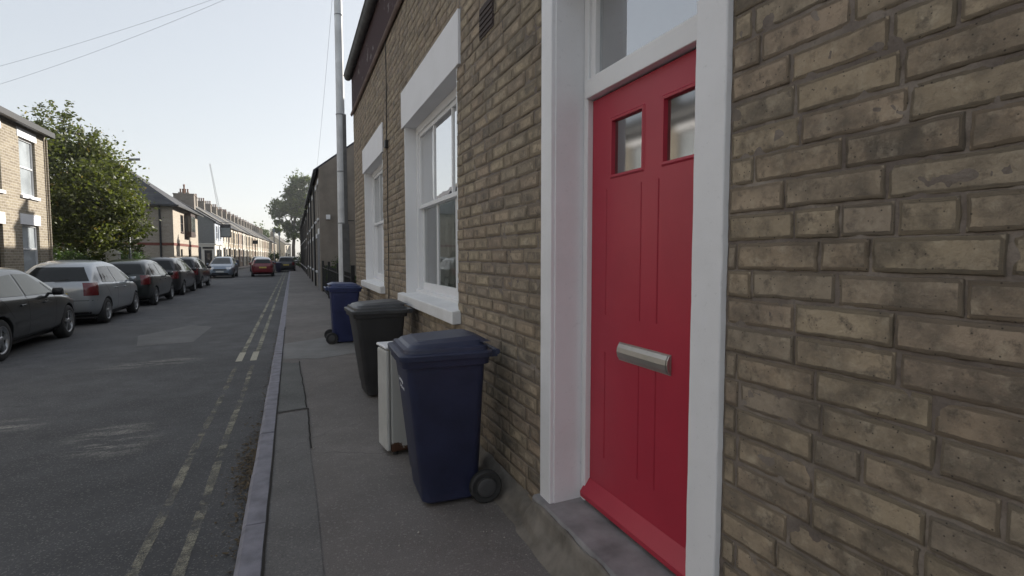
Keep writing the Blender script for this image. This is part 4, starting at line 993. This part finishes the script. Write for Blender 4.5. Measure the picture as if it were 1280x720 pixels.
shrub('shrub', 'dark shrub by the brown gable wall behind the railings', (1.7, 20.6, 0), [((0,0,.75),(.45,1.8,.55))], 1800, .04, 54)
shrub('plant', 'small yellow green plant under the left house window', (XL+.3, 21.0, 0), [((0,0,1.0),(.22,.35,.42))], 500, .04, 55)
shrub('hedge', 'green hedge below the leafy tree on the left', (XL-.7, 31.5, 0), [((0,0,1.0),(.6,2.6,.9)),((0,-4.5,1.0),(.6,2.6,.9)),((0,3.6,1.0),(.6,2.0,.9))], 9000, .05, 56)

# ------------------------------------------------------------------ cars
def car_paint(name, col, metal=.4, rough=.38):
    m, nt, b = newmat(name); v = objvec(nt)
    c = mixc(nt, ramp(nt, noise_n(nt, v, 1.8, 5), [(.35, 0), (.75, .35)]), col, [x*.8+.01 for x in col])
    L(nt, c, b.inputs['Base Color']); b.inputs['Metallic'].default_value = metal; b.inputs['Roughness'].default_value = rough
    b.inputs['Coat Weight'].default_value = .8; b.inputs['Coat Roughness'].default_value = .06; return m
M['carglass'] = glass_mat('car_glass', .06, (.42,.46,.45))
M['tail'] = simple('tail_lamp', (.12,.004,.008), .25, coat=.8)
M['head'] = simple('head_lamp', (.55,.56,.58), .15, metal=.6, coat=.8)
M['plate_y'] = simple('yellow_plate', (.55,.42,.08), .5); M['plate_w'] = simple('white_plate', (.6,.6,.58), .5)
M['trim'] = simple('black_trim', (.02,.02,.021), .55); M['rim'] = simple('alloy', (.42,.43,.44), .35, metal=.85, var=.1)
M['seam'] = simple('door_seam', (.008,.008,.008), .8); M['seat'] = simple('seat_cloth', (.05,.05,.052), .9)
def interp(tab, x):
    if x <= tab[0][0]: return tab[0][1]
    for (a, va), (c, vc) in zip(tab[:-1], tab[1:]):
        if x <= c: f = (x-a)/(c-a) if c > a else 1; return va+(vc-va)*f
    return tab[-1][1]
def make_car(name, label, paint, sp, group='cars parked along the left kerb', roofpaint=None):
    """car pointing to local +y, x to the right, rear bumper at y=0; sp holds the profile"""
    t = thing(name, label, 'car', (0,0,0), 0, group)
    Lc, Wd, H = sp['L'], sp['W']/2, sp['H']
    top = sp['top']     # silhouette (y,z) of upper edge
    belt = sp['belt']   # shoulder line (y,z)
    plan = [(0,Wd*.74),(.10,Wd*.87),(.32,Wd*.96),(.9,Wd),(Lc-.9,Wd),(Lc-.42,Wd*.955),(Lc-.14,Wd*.83),(Lc,Wd*.62)]
    zs = [(0,.42),(.06,.28),(.3,.20),(Lc-.35,.19),(Lc-.05,.24),(Lc,.36)]
    ys = sorted({0,.04,.12,.35,.7,1.1,1.5,1.9,2.3,2.7,3.1,Lc-.75,Lc-.42,Lc-.14,Lc-.03,Lc} | {p[0] for p in top if p[0] < Lc})
    g = [y for i, y in enumerate(ys) if i == 0 or y-ys[i-1] > .02]
    rings = []
    for y in g:
        w = interp(plan, y); zb = interp(belt, y); zt = max(interp(top, y), zb+.004); z0 = interp(zs, y)
        if z0 > zb-.12: z0 = zb-.12
        hgt = zt-zb; tum = sp.get('tum', .20)
        wr = w-.055-hgt*tum/.5*.5 - .02
        half = [(0,z0),(w*.72,z0),(w*.93,z0+.03),(w*.99,z0+(zb-z0)*.30),(w,z0+(zb-z0)*.55),(w*.99,z0+(zb-z0)*.85),(w*.965,zb-.015),(w*.93,zb+.01*(hgt > .1)),
                (w-.08-(w-.08-wr)*.5,zb+hgt*.5),(wr,zb+hgt*.86),(wr-.07,zt-hgt*.03),(wr*.55,zt+.012*(hgt>.1)),(0,zt+.018)]
        ring = [(x, y, z) for x, z in half] + [(-x, y, z) for x, z in half[1:-1]][::-1]
        rings.append(ring)
    b = MB(); loft(b, rings)
    shell = b.build('body', [paint, M['trim']] + ([roofpaint] if roofpaint else []), t, subsurf=2)
    # wheel arches by boolean, evaluated straight away
    cut = MB(); ax = (sp['ra'], sp['ra']+sp['wb']); wr_ = sp['wr']
    for ya in ax:
        for s in (-1, 1):
            n = 28; a0 = s*(Wd-.25); a1 = s*(Wd+.2); rad = wr_+.045
            cut.lathe([(0,a0),(rad,a0),(rad,a1),(0,a1)], (0,ya,wr_), 'x', n, smooth=False)
    co = cut.build('cutter', [paint, M['trim']], None, bevel=0)
    bmx = bmesh.new(); bmx.from_mesh(co.data); bmesh.ops.remove_doubles(bmx, verts=bmx.verts, dist=1e-5)
    bmesh.ops.recalc_face_normals(bmx, faces=bmx.faces)
    for f in bmx.faces: f.material_index = 1
    bmx.to_mesh(co.data); bmx.free()
    bmx = bmesh.new(); bmx.from_mesh(shell.data); bmesh.ops.remove_doubles(bmx, verts=bmx.verts, dist=1e-5); bmesh.ops.recalc_face_normals(bmx, faces=bmx.faces); 
    for f in bmx.faces: f.smooth = True
    bmx.to_mesh(shell.data); bmx.free()
    bpy.context.view_layer.update(); dg = bpy.context.evaluated_depsgraph_get()
    me_full = bpy.data.meshes.new_from_object(shell.evaluated_get(dg))
    bv0 = bmesh.new(); bv0.from_mesh(me_full); bvh = BVHTree.FromBMesh(bv0)
    # hollow the cabin: remove faces behind the glass, then cut the arches
    md = shell.modifiers.new('b', 'BOOLEAN'); md.operation = 'DIFFERENCE'; md.object = co; md.solver = 'EXACT'
    bpy.context.view_layer.update(); dg = bpy.context.evaluated_depsgraph_get()
    me = bpy.data.meshes.new_from_object(shell.evaluated_get(dg)); shell.modifiers.clear(); shell.data = me; me.name = 'body'
    if roofpaint:
        for p in me.polygons:
            if p.center.z > H-.20 and p.normal.z > .3: p.material_index = 2
    bpy.data.objects.remove(co)
    bv0.free()
    def proj(p, d):
        h = bvh.ray_cast(Vector(p), Vector(d), 5)
        return h
    def decal(nm, quad, d, mat, parent, off=.006, nu=14, nv=6, start=3):
        """quad: 4 corners in the view along d; projected onto the shell"""
        d = Vector(d).normalized(); vs = []; ok = True
        Q = [Vector(q) for q in quad]; last = None
        for j in range(nv+1):
            for i in range(nu+1):
                u, v = i/nu, j/nv; q = Q[0].lerp(Q[1], u).lerp(Q[3].lerp(Q[2], u), v)
                h = proj(q-d*start, d)
                if h[0] is None: vs.append(None)
                else: vs.append(h[0]+h[1]*off*(1 if h[1].dot(d) < 0 else -1))
        fs = [(j*(nu+1)+i, j*(nu+1)+i+1, (j+1)*(nu+1)+i+1, (j+1)*(nu+1)+i) for j in range(nv) for i in range(nu)]
        fs = [f for f in fs if all(vs[k] is not None for k in f)]
        vs = [v if v is not None else Vector((0,.5,.5)) for v in vs]
        m_ = MB(); m_.add(vs, fs, 0, True); return m_.build(nm, mat, parent, normals=False)
    glassm = sp.get('glass') or M['car_dark_glass']
    for s in (-1, 1):
        for (nm, q) in sp['side']: decal('side_window', [(s*0, y, z) for y, z in q], (-s,0,0), glassm, t)
        for q in sp['seams']: decal('door_seam', [(0, y, z) for y, z in q], (-s,0,0), M['seam'], t, off=.002, nu=1, nv=14)
        for (y, z) in sp['handles']:
            h = proj((s*3, y, z), (-s,0,0))
            if h[0] is not None:
                m_ = MB(); x = h[0].x; lo, hi = sorted((x, x+s*.03)); m_.box(lo, hi, y-.09, y+.09, z-.014, z+.014); m_.build('door_handle', paint, t, bevel=.008)
        decal('sill_trim', [(0,ax[0]+wr_+.1,.235),(0,ax[1]-wr_-.1,.235),(0,ax[1]-wr_-.1,.285),(0,ax[0]+wr_+.1,.285)], (-s,0,0), M['trim'], t, off=.004, nv=1)
        decal('side_rub_strip', [(0,ax[0]+wr_+.12,.50),(0,ax[1]-wr_-.12,.50),(0,ax[1]-wr_-.12,.535),(0,ax[0]+wr_+.12,.535)], (-s,0,0), paint, t, off=.012, nv=1)
        q = sp['tail']; decal('tail_lamp', [(s*q[0],0,q[2]),(s*q[1],0,q[2]),(s*q[1],0,q[3]),(s*q[0],0,q[3])], (-s*.45,1,0) , M['tail'], t, off=.012, nu=8, nv=8, start=2)
        q = sp['head']; decal('head_lamp', [(s*q[0],Lc,q[2]),(s*q[1],Lc,q[2]),(s*q[1],Lc,q[3]),(s*q[0],Lc,q[3])], (-s*.35,-1,0), M['head'], t, off=.010, nu=8, nv=5, start=2)
        # mirror
        my, mz = sp['mirror']; h = proj((s*3, my, mz), (-s,0,0)); x0 = h[0].x if h[0] is not None else s*Wd*.9
        m_ = MB(); loft(m_, [[(x0+s*(.06+.15*k), my+dy*r, mz+.05+dz*r) for dy, dz in [(.05,-.06),(.06,.0),(.03,.075),(-.06,.07),(-.07,0),(-.05,-.06)]] for k, r in ((0,.6),(.15,1),(.85,1),(1,.7))])
        lo, hi = sorted((x0-s*.02, x0+s*.1)); m_.box(lo, hi, my-.02, my+.02, mz-.0, mz+.04); m_.build('wing_mirror', paint if sp.get('pm') else M['trim'], t)
    decal('windscreen', [(-sp['ws'][0],Lc,sp['ws'][2]),(sp['ws'][0],Lc,sp['ws'][2]),(sp['ws'][1],Lc,sp['ws'][3]),(-sp['ws'][1],Lc,sp['ws'][3])], (0,-1,0), glassm, t, nu=16, nv=8, start=3)
    decal('rear_window', [(-sp['rw'][0],0,sp['rw'][2]),(sp['rw'][0],0,sp['rw'][2]),(sp['rw'][1],0,sp['rw'][3]),(-sp['rw'][1],0,sp['rw'][3])], (0,1,0), glassm, t, nu=16, nv=8, start=3)
    decal('number_plate', [(-.26,0,sp['rp']),(.26,0,sp['rp']),(.26,0,sp['rp']+.11),(-.26,0,sp['rp']+.11)], (0,1,0), M['plate_y'], t, off=.014, nv=2)
    decal('front_number_plate', [(-.26,0,.42),(.26,0,.42),(.26,0,.53),(-.26,0,.53)], (0,-1,0), M['plate_w'], t, off=.014, nv=2, start=7)
    decal('grille', [(-.42,0,.56),(.42,0,.56),(.48,0,.66),(-.48,0,.66)], (0,-1,0), M['trim'], t, off=.008, nv=3, start=7)
    decal('lower_grille', [(-.55,0,.28),(.55,0,.28),(.5,0,.38),(-.5,0,.38)], (0,-1,0), M['trim'], t, off=.006, nv=3, start=7)
    decal('rear_valance', [(-Wd*.75,0,.27),(Wd*.75,0,.27),(Wd*.78,0,.33),(-Wd*.78,0,.33)], (0,1,0), M['trim'], t, off=.006, nv=2)
    decal('bumper_seam', [(-Wd*.9,0,.585),(Wd*.9,0,.585),(Wd*.9,0,.597),(-Wd*.9,0,.597)], (0,1,0), M['seam'], t, off=.003, nu=24, nv=1)
    # wheels
    for ya in ax:
        for s in (-1, 1):
            c = (s*(Wd-.115), ya, wr_); w = .10
            m_ = MB(); m_.lathe([(wr_*.62,-w),(wr_*.70,-w),(wr_*.93,-w*.98),(wr_,-w*.75),(wr_,w*.75),(wr_*.93,w*.98),(wr_*.70,w),(wr_*.62,w*.9)], c, 'x', 36)
            tyre = m_.build('wheel', M['black_rubber'], t)
            m_ = MB(); xo = c[0]+s*w*.82; n = sp.get('spokes', 5)
            m_.lathe([(wr_*.69,xo+s*.012),(wr_*.66,xo+s*.014),(wr_*.62,xo-s*.0),(wr_*.60,xo-s*.05),(wr_*.3,xo-s*.07),(0,xo-s*.07)], (0,c[1],c[2]), 'x', 36, mi=1)
            m_.lathe([(wr_*.70,xo+s*.010),(wr_*.68,xo+s*.018),(wr_*.62,xo+s*.008),(wr_*.60,xo-s*.03)], (0,c[1],c[2]), 'x', 36)
            m_.lathe([(wr_*.20,xo-s*.02),(wr_*.18,xo+s*.008),(wr_*.1,xo+s*.014),(0,xo+s*.014)], (0,c[1],c[2]), 'x', 20)
            for k in range(n):
                a = 2*math.pi*k/n+.3; ca_, sa_ = math.cos(a), math.sin(a); r0, r1 = wr_*.12, wr_*.66; h0, h1 = wr_*.085, wr_*.12
                vs = []
                for (rr_, hh) in ((r0, h0), (r1, h1)):
                    for q in (-1, 1):
                        for xx in (xo-s*.045, xo+s*.004): vs.append((xx, c[1]+ca_*rr_-sa_*hh*q, c[2]+sa_*rr_+ca_*hh*q))
                m_.add(vs, [(0,1,3,2),(4,6,7,5),(1,5,7,3),(0,2,6,4),(0,4,5,1),(2,3,7,6)])
            m_.build('rim', [M['rim'], M['trim']], tyre)
    # dark underbody panel
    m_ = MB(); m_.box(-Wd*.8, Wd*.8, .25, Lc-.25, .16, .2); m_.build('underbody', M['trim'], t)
    if sp.get('wiper'): m_ = MB(); m_.tube([(0,.10,sp['rw'][2]+.0),(.25,.13,sp['rw'][2]+.06)], .008, 5); m_.build('wiper', M['trim'], t)
    return t
m, nt, b = newmat('car_window_glass'); v = objvec(nt)
L(nt, mixc(nt, noise_n(nt, v, 2, 3), (.012,.014,.015), (.03,.033,.034)), b.inputs['Base Color']); b.inputs['Roughness'].default_value = .03; b.inputs['Specular IOR Level'].default_value = .35; b.inputs['IOR'].default_value = 1.45
M['car_dark_glass'] = m

HATCH = dict(L=3.85, W=1.68, H=1.50, wb=2.45, ra=.68, wr=.30, tum=.37, pm=1,
    top=[(0,.84),(.05,.95),(.15,1.04),(.46,1.35),(.68,1.44),(1.1,1.50),(1.7,1.50),(2.2,1.44),(2.55,1.30),(3.05,1.03),(3.25,.97),(3.6,.86),(3.8,.70),(3.85,.60)],
    belt=[(0,.84),(.05,.94),(.5,.965),(2.3,.92),(3.0,.885),(3.4,.82),(3.7,.72),(3.85,.58)],
    side=[('rear', [(.56,.99),(1.42,.965),(1.42,1.36),(.80,1.35)]), ('front', [(1.50,.96),(2.62,.945),(2.18,1.33),(1.50,1.355)]), ('q', [(2.68,.945),(2.86,.94),(2.5,1.19),(2.4,1.20)])],
    seams=[[(1.445,.30),(1.455,.30),(1.455,.97),(1.445,.97)], [(2.52,.30),(2.53,.30),(2.60,.92),(2.59,.92)], [(.93,.62),(.94,.62),(.62,.96),(.61,.96)]],
    handles=[(1.28,.83),(2.2-.9+.98,.83)], tail=(.55,.86,.70,.99), head=(.36,.72,.62,.76), mirror=(2.45,.93), ws=(.60,.44,.99,1.38), rw=(.62,.44,1.03,1.345), rp=.66, wiper=1)
HATCH['handles'] = [(1.28,.83),(2.05,.82)]
SALOON = dict(L=4.35, W=1.76, H=1.43, wb=2.62, ra=.92, wr=.32, tum=.38, pm=0,
    top=[(0,.82),(.06,.96),(.20,1.0),(.55,1.02),(.75,1.12),(1.05,1.33),(1.35,1.40),(1.9,1.43),(2.4,1.40),(2.75,1.28),(3.3,.98),(3.5,.93),(3.95,.83),(4.25,.70),(4.35,.60)],
    belt=[(0,.80),(.06,.92),(.7,.945),(2.4,.90),(3.2,.865),(3.6,.82),(4.1,.72),(4.35,.58)],
    side=[('rear', [(.98,.97),(1.80,.945),(1.80,1.30),(1.25,1.265)]), ('front', [(1.88,.94),(2.98,.92),(2.42,1.285),(1.88,1.305)]), ('q', [(3.04,.915),(3.14,.91),(2.8,1.13),(2.72,1.14)])],
    seams=[[(1.835,.30),(1.845,.30),(1.845,.95),(1.835,.95)], [(2.86,.30),(2.87,.30),(2.98,.90),(2.97,.90)], [(1.30,.62),(1.31,.62),(.98,.95),(.97,.95)]],
    handles=[(1.62,.80),(2.5,.79)], tail=(.55,.84,.66,.86), head=(.40,.80,.60,.73), mirror=(2.78,.90), ws=(.62,.46,.95,1.33), rw=(.60,.46,1.03,1.30), rp=.68)
MPV = dict(HATCH); MPV.update(L=4.2, W=1.78, H=1.56, wb=2.6, ra=.78,
    top=[(0,.9),(.05,1.02),(.12,1.1),(.30,1.42),(.5,1.52),(1.1,1.56),(1.9,1.55),(2.4,1.46),(2.8,1.28),(3.3,1.04),(3.5,.98),(3.9,.88),(4.15,.70),(4.2,.58)],
    belt=[(0,.86),(.05,.98),(.5,1.0),(2.5,.95),(3.3,.9),(3.7,.84),(4.05,.72),(4.2,.56)],
    side=[('rear', [(.45,1.03),(1.5,1.0),(1.5,1.42),(.7,1.42)]), ('front', [(1.58,1.0),(2.85,.98),(2.35,1.38),(1.58,1.42)])],
    seams=[[(1.535,.30),(1.545,.30),(1.545,1.0),(1.535,1.0)], [(2.7,.30),(2.71,.30),(2.8,.95),(2.79,.95)]], handles=[(1.35,.86),(2.3,.85)],
    ws=(.64,.48,1.03,1.46), rw=(.62,.45,1.06,1.42), mirror=(2.75,.96), head=(.42,.78,.64,.80))
M['car_dark_glass'] = M['car_dark_glass']
P_ = {k: car_paint('paint_'+k, c, mt, rg) for k, c, mt, rg in [('black', (.016,.019,.018), .3, .3), ('silver', (.36,.385,.41), .6, .36), ('green', (.022,.028,.027), .4, .3), ('grey', (.03,.03,.033), .4, .3), ('blue', (.20,.24,.30), .6, .36), ('red', (.17,.003,.010), .0, .3), ('white', (.6,.6,.6), 0, .35)]}
def put(o, x, y, rz=0): o.location = (x, y, ZR+.001); o.rotation_euler = (0,0,R(rz))
XR = -4.1
g2 = M['car_dark_glass'].copy(); g2.name = 'painted_view_glass'  # lit view through the cabin put into the colour of opaque glass
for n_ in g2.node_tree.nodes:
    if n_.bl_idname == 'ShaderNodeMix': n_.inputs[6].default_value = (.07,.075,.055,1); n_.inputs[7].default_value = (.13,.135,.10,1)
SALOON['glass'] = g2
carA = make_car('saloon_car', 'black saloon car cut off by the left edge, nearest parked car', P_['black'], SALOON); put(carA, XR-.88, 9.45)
carB = make_car('hatchback_car', 'silver hatchback parked just ahead of the black saloon', P_['silver'], HATCH); put(carB, XR-.84, 14.75)
carC = make_car('hatchback_car', 'dark green hatchback with pale reflections ahead of the silver hatchback', P_['green'], HATCH); put(carC, XR-.88, 19.85)
carD = make_car('estate_car', 'dark grey tall car parked third ahead of the black saloon', P_['grey'], MPV); put(carD, XR-.93, 24.6)
carE = copy_tree(carD); put(carE, XR-.95, 29.5); carE['label'] = 'dark car at the far end of the parked row, behind the oncoming silver-blue car'
carE['label'] = 'dark tall car last in the parked row, tail beside the grey one'
carF = make_car('people_carrier', 'silver blue people carrier facing the camera beyond the parked row', P_['blue'], MPV); put(carF, -4.85, 47.5, 180)
carG = make_car('hatchback_car', 'red hatchback with a white roof stopped in the road', P_['red'], HATCH, group='cars further down the street', roofpaint=P_['white']); put(carG, -2.12, 45.3, 3)
carH = copy_tree(carD); put(carH, -3.15, 60, 2); carH['label'] = 'dark car just ahead of the red hatchback'; carH['group'] = 'cars further down the street'
carI = copy_tree(carD); put(carI, -.55, 57.5, 1); carI['label'] = 'dark car beside the right kerb past the blue bins'; carI['group'] = 'cars further down the street'
white = make_car('hatchback_car', 'white hatchback far down the street by the right kerb', P_['white'], HATCH, group='cars further down the street'); put(white, .25, 100, 180)
w2 = copy_tree(white); put(w2, -.9, 118, 182); w2['label'] = 'smaller and more distant white hatchback in the middle of the street'

# ------------------------------------------------------------------ street furniture
lamp = thing('street_lamp', 'slim grey street lamp rising behind the leafy tree', 'street lamp', (-7.22, 30.6, .25))
b = MB(); b.tube([(0,0,-.1),(0,0,1.3),(0,0,1.35),(0,0,5.5),(.05,0,5.75),(.15,0,5.82)], [.075,.075,.05,.04,.035,.03], 10); b.build('column', M['galv'], lamp)
b = MB(); loft(b, [[(.10+.135*k, y*w, 5.82+z+.012*k) for y, z in ((-.10,0),(-.08,.07),(0,.1),(.08,.07),(.10,0),(0,-.02))] for k, w in ((0,.4),(1,1),(2.5,1.1),(3.6,.6))]); b.build('lantern', M['galv'], lamp)
for (x, y, h, lab) in ((-1.72, 61.5, 4.5, 'tall thin grey post left of its pair above the shrub'), (-1.2, 61.8, 4.2, 'tall thin grey post right of its pair above the shrub')):
    t = thing('signpost', lab, 'post', (x, y, -.1), 0, 'posts on the kerb build-out'); b = MB(); b.tube([(0,0,0),(0,0,h)], .05, 8); b.build('post', M['galv'], t)
    b = MB(); b.box(-.12,.12,-.03,-.0,h-.4,h-.05); b.build('small_plate', M['galv'], t)
t = thing('signpost', 'short post with a small dark square plate seen above the red car', 'sign', (-4.2, 73, -.1)); b = MB(); b.tube([(0,0,0),(0,0,3.4)], .05, 8); b.build('post', M['iron'], t)
b = MB(); b.box(-.3,.3,-.04,.0,3.1,3.55); b.build('plate', M['iron'], t, bevel=.01)
# kerb build-out
b = MB(); b.box(-2.1,-1.35,55,62.5,-.14,-.0); tag(b.build('kerb_build_out', M['pave']), kind='structure')
b1 = wheelie('wheelie_bin', 'left of two dark bins in front of the round shrub', (-1.85, 55.8, .0), R(90), (.02,.02,.05), (.03,.03,.06), group='bins in front of the far shrub')
b2 = copy_tree(b1); b2.location = (-1.25, 56.0, -.1); b2['label'] = 'right of two dark bins in front of the round shrub'
for i, (x, y, lab) in enumerate([(-6.4, 69.5, 'nearer dark bin on the far left pavement'), (-6.3, 72.5, 'further dark bin on the far left pavement')]):
    o = copy_tree(b1); o.location = (x, y, 0); o.rotation_euler = (0,0,R(180)); o['label'] = lab; o['group'] = 'bins on the far left pavement'
# bicycle leaning by the pub
def bicycle(label, loc, rz):
    t = thing('bicycle', label, 'bicycle', loc, rz, 'bicycles outside the pub')
    for y in (-.52, .52):
        b = MB(); b.tube([(0, y+.33*math.cos(a), .33+.33*math.sin(a)) for a in [2*math.pi*k/20 for k in range(21)]], .018, 6); w = b.build('wheel', M['black_rubber'], t)
        b = MB(); [b.tube([(0,y,.33),(0,y+.32*math.cos(a),.33+.32*math.sin(a))], .003, 4) for a in [2*math.pi*k/14 for k in range(14)]]; b.build('spokes', M['galv'], w)
    b = MB(); 
    for p, q in (((0,-.52,.33),(0,-.08,.30)),((0,-.08,.30),(0,-.2,.85)),((0,-.2,.80),(0,.36,.85)),((0,-.08,.3),(0,.38,.78)),((0,-.52,.33),(0,-.19,.78)),((0,.52,.33),(0,.34,.98))): b.tube([p,q], .018, 6)
    b.build('frame', M['iron'], t); b = MB(); b.prism([(-.3,.86),(-.08,.88),(-.08,.91),(-.3,.93)], 'x', -.06, .06); b.build('saddle', M['iron'], t); b = MB(); b.tube([(-.28,.28,1.02),(0,.36,1.0),(.28,.28,1.02)], .014, 6); b.build('handlebar', M['iron'], t)
    return t
bicycle('nearer bicycle parked on the left pavement outside the pub', (-6.15, 63.5, 0), R(12)); bicycle('further bicycle parked on the left pavement outside the pub', (-6.3, 65.2, 0), R(-8))
shrub('shrub', 'dark potted shrub on the left pavement by the bicycles', (-6.7, 64.8, 0), [((0,0,1.0),(.35,.5,.6))], 500, .05, 58)
# distant crane : luffing jib
M['crane'] = simple('grey_crane_paint', (.16,.165,.17), .9, spec=.1)
cr = thing('tower_crane', 'distant thin crane jib leaning above the left roofs', 'crane', (-34, 310, 0))
def lattice(b, p, q, w, n, r):
    p, q = Vector(p), Vector(q); d = (q-p).normalized(); u = d.cross(Vector((0,1,0))).normalized()*w; v_ = d.cross(u).normalized()*w; c = [u+v_, u-v_, -u-v_, -u+v_]
    for k in range(4): b.tube([p+c[k], q+c[k]*.5], r, 4)
    for i in range(n):
        f, g_ = i/n, (i+1)/n
        for k in range(4): b.tube([p.lerp(q,f)+c[k]*(1-.5*f), p.lerp(q,g_)+c[(k+1)%4]*(1-.5*g_)], r*.6, 4)
b = MB(); lattice(b, (0,0,0), (0,0,24), .8, 14, .09); b.build('mast', M['crane'], cr)
b = MB(); lattice(b, (0,0,24), (-3.6,0,48.5), .42, 20, .05); b.build('jib', M['crane'], cr)
b = MB(); b.box(-.5,3.2,-1,1,23.5,25.5); b.build('counterweight', M['crane'], cr)

# ------------------------------------------------------------------ light, sky, camera
SKY, SAT, SUN, EXPO, DUST = .12, .75, 3.0, 1.58, 1.2
w = bpy.data.worlds.new('World'); scene.world = w; w.use_nodes = True; nt = w.node_tree
sky = nt.nodes.new('ShaderNodeTexSky'); sky.sky_type = 'NISHITA'; sky.sun_disc = False
az = R(55); el = R(23)      # azimuth measured from +Y towards +X
sky.sun_elevation = el; sky.sun_rotation = az; sky.altitude = 50; sky.air_density = 1.0; sky.dust_density = DUST; sky.ozone_density = 1.0
bg = nt.nodes['Background']; bg.inputs[1].default_value = SKY
hs = nt.nodes.new('ShaderNodeHueSaturation'); hs.inputs['Saturation'].default_value = SAT; nt.links.new(sky.outputs[0], hs.inputs['Color']); 
gm = nt.nodes.new('ShaderNodeGamma'); gm.inputs[1].default_value = .38; nt.links.new(hs.outputs[0], gm.inputs[0])
vm = nt.nodes.new('ShaderNodeVectorMath'); vm.operation = 'SCALE'; vm.inputs['Scale'].default_value = 1.3; nt.links.new(gm.outputs[0], vm.inputs[0]); nt.links.new(vm.outputs[0], bg.inputs[0])
sd = bpy.data.lights.new('sun', 'SUN'); sd.energy = SUN; sd.angle = R(.5); sd.color = (1, .94, .85)
so = bpy.data.objects.new('sun', sd); COL.objects.link(so)
dirv = Vector((math.sin(az)*math.cos(el), math.cos(az)*math.cos(el), math.sin(el)))
so.rotation_euler = dirv.to_track_quat('Z', 'Y').to_euler(); so.location = (10, 10, 30)
HAZE = .0005
b = MB(); b.box(-405,405,-155,705,-1.2,62)
hm = bpy.data.materials.new('haze'); hm.use_nodes = True; hn = hm.node_tree; hn.nodes.clear()
ho = hn.nodes.new('ShaderNodeOutputMaterial'); pv = hn.nodes.new('ShaderNodeVolumePrincipled'); pv.inputs['Density'].default_value = HAZE; pv.inputs['Color'].default_value = (.93,.95,1,1); pv.inputs['Anisotropy'].default_value = .3
hn.links.new(pv.outputs[0], ho.inputs['Volume'])
tag(b.build('haze', hm), kind='stuff')
cd = bpy.data.cameras.new('camera'); cd.sensor_width = 36; cd.lens = 657/1280*36; cd.clip_start = .05; cd.clip_end = 3000
co = bpy.data.objects.new('camera', cd); COL.objects.link(co); co.location = (0,0,1.5); co.rotation_euler = (R(90-3.484), 0, R(-22.675)); scene.camera = co
vs_ = scene.view_settings; vs_.view_transform = 'Standard'; vs_.look = 'None'; vs_.gamma = 1; vs_.exposure = EXPO
scene.render.resolution_x = 1280; scene.render.resolution_y = 720
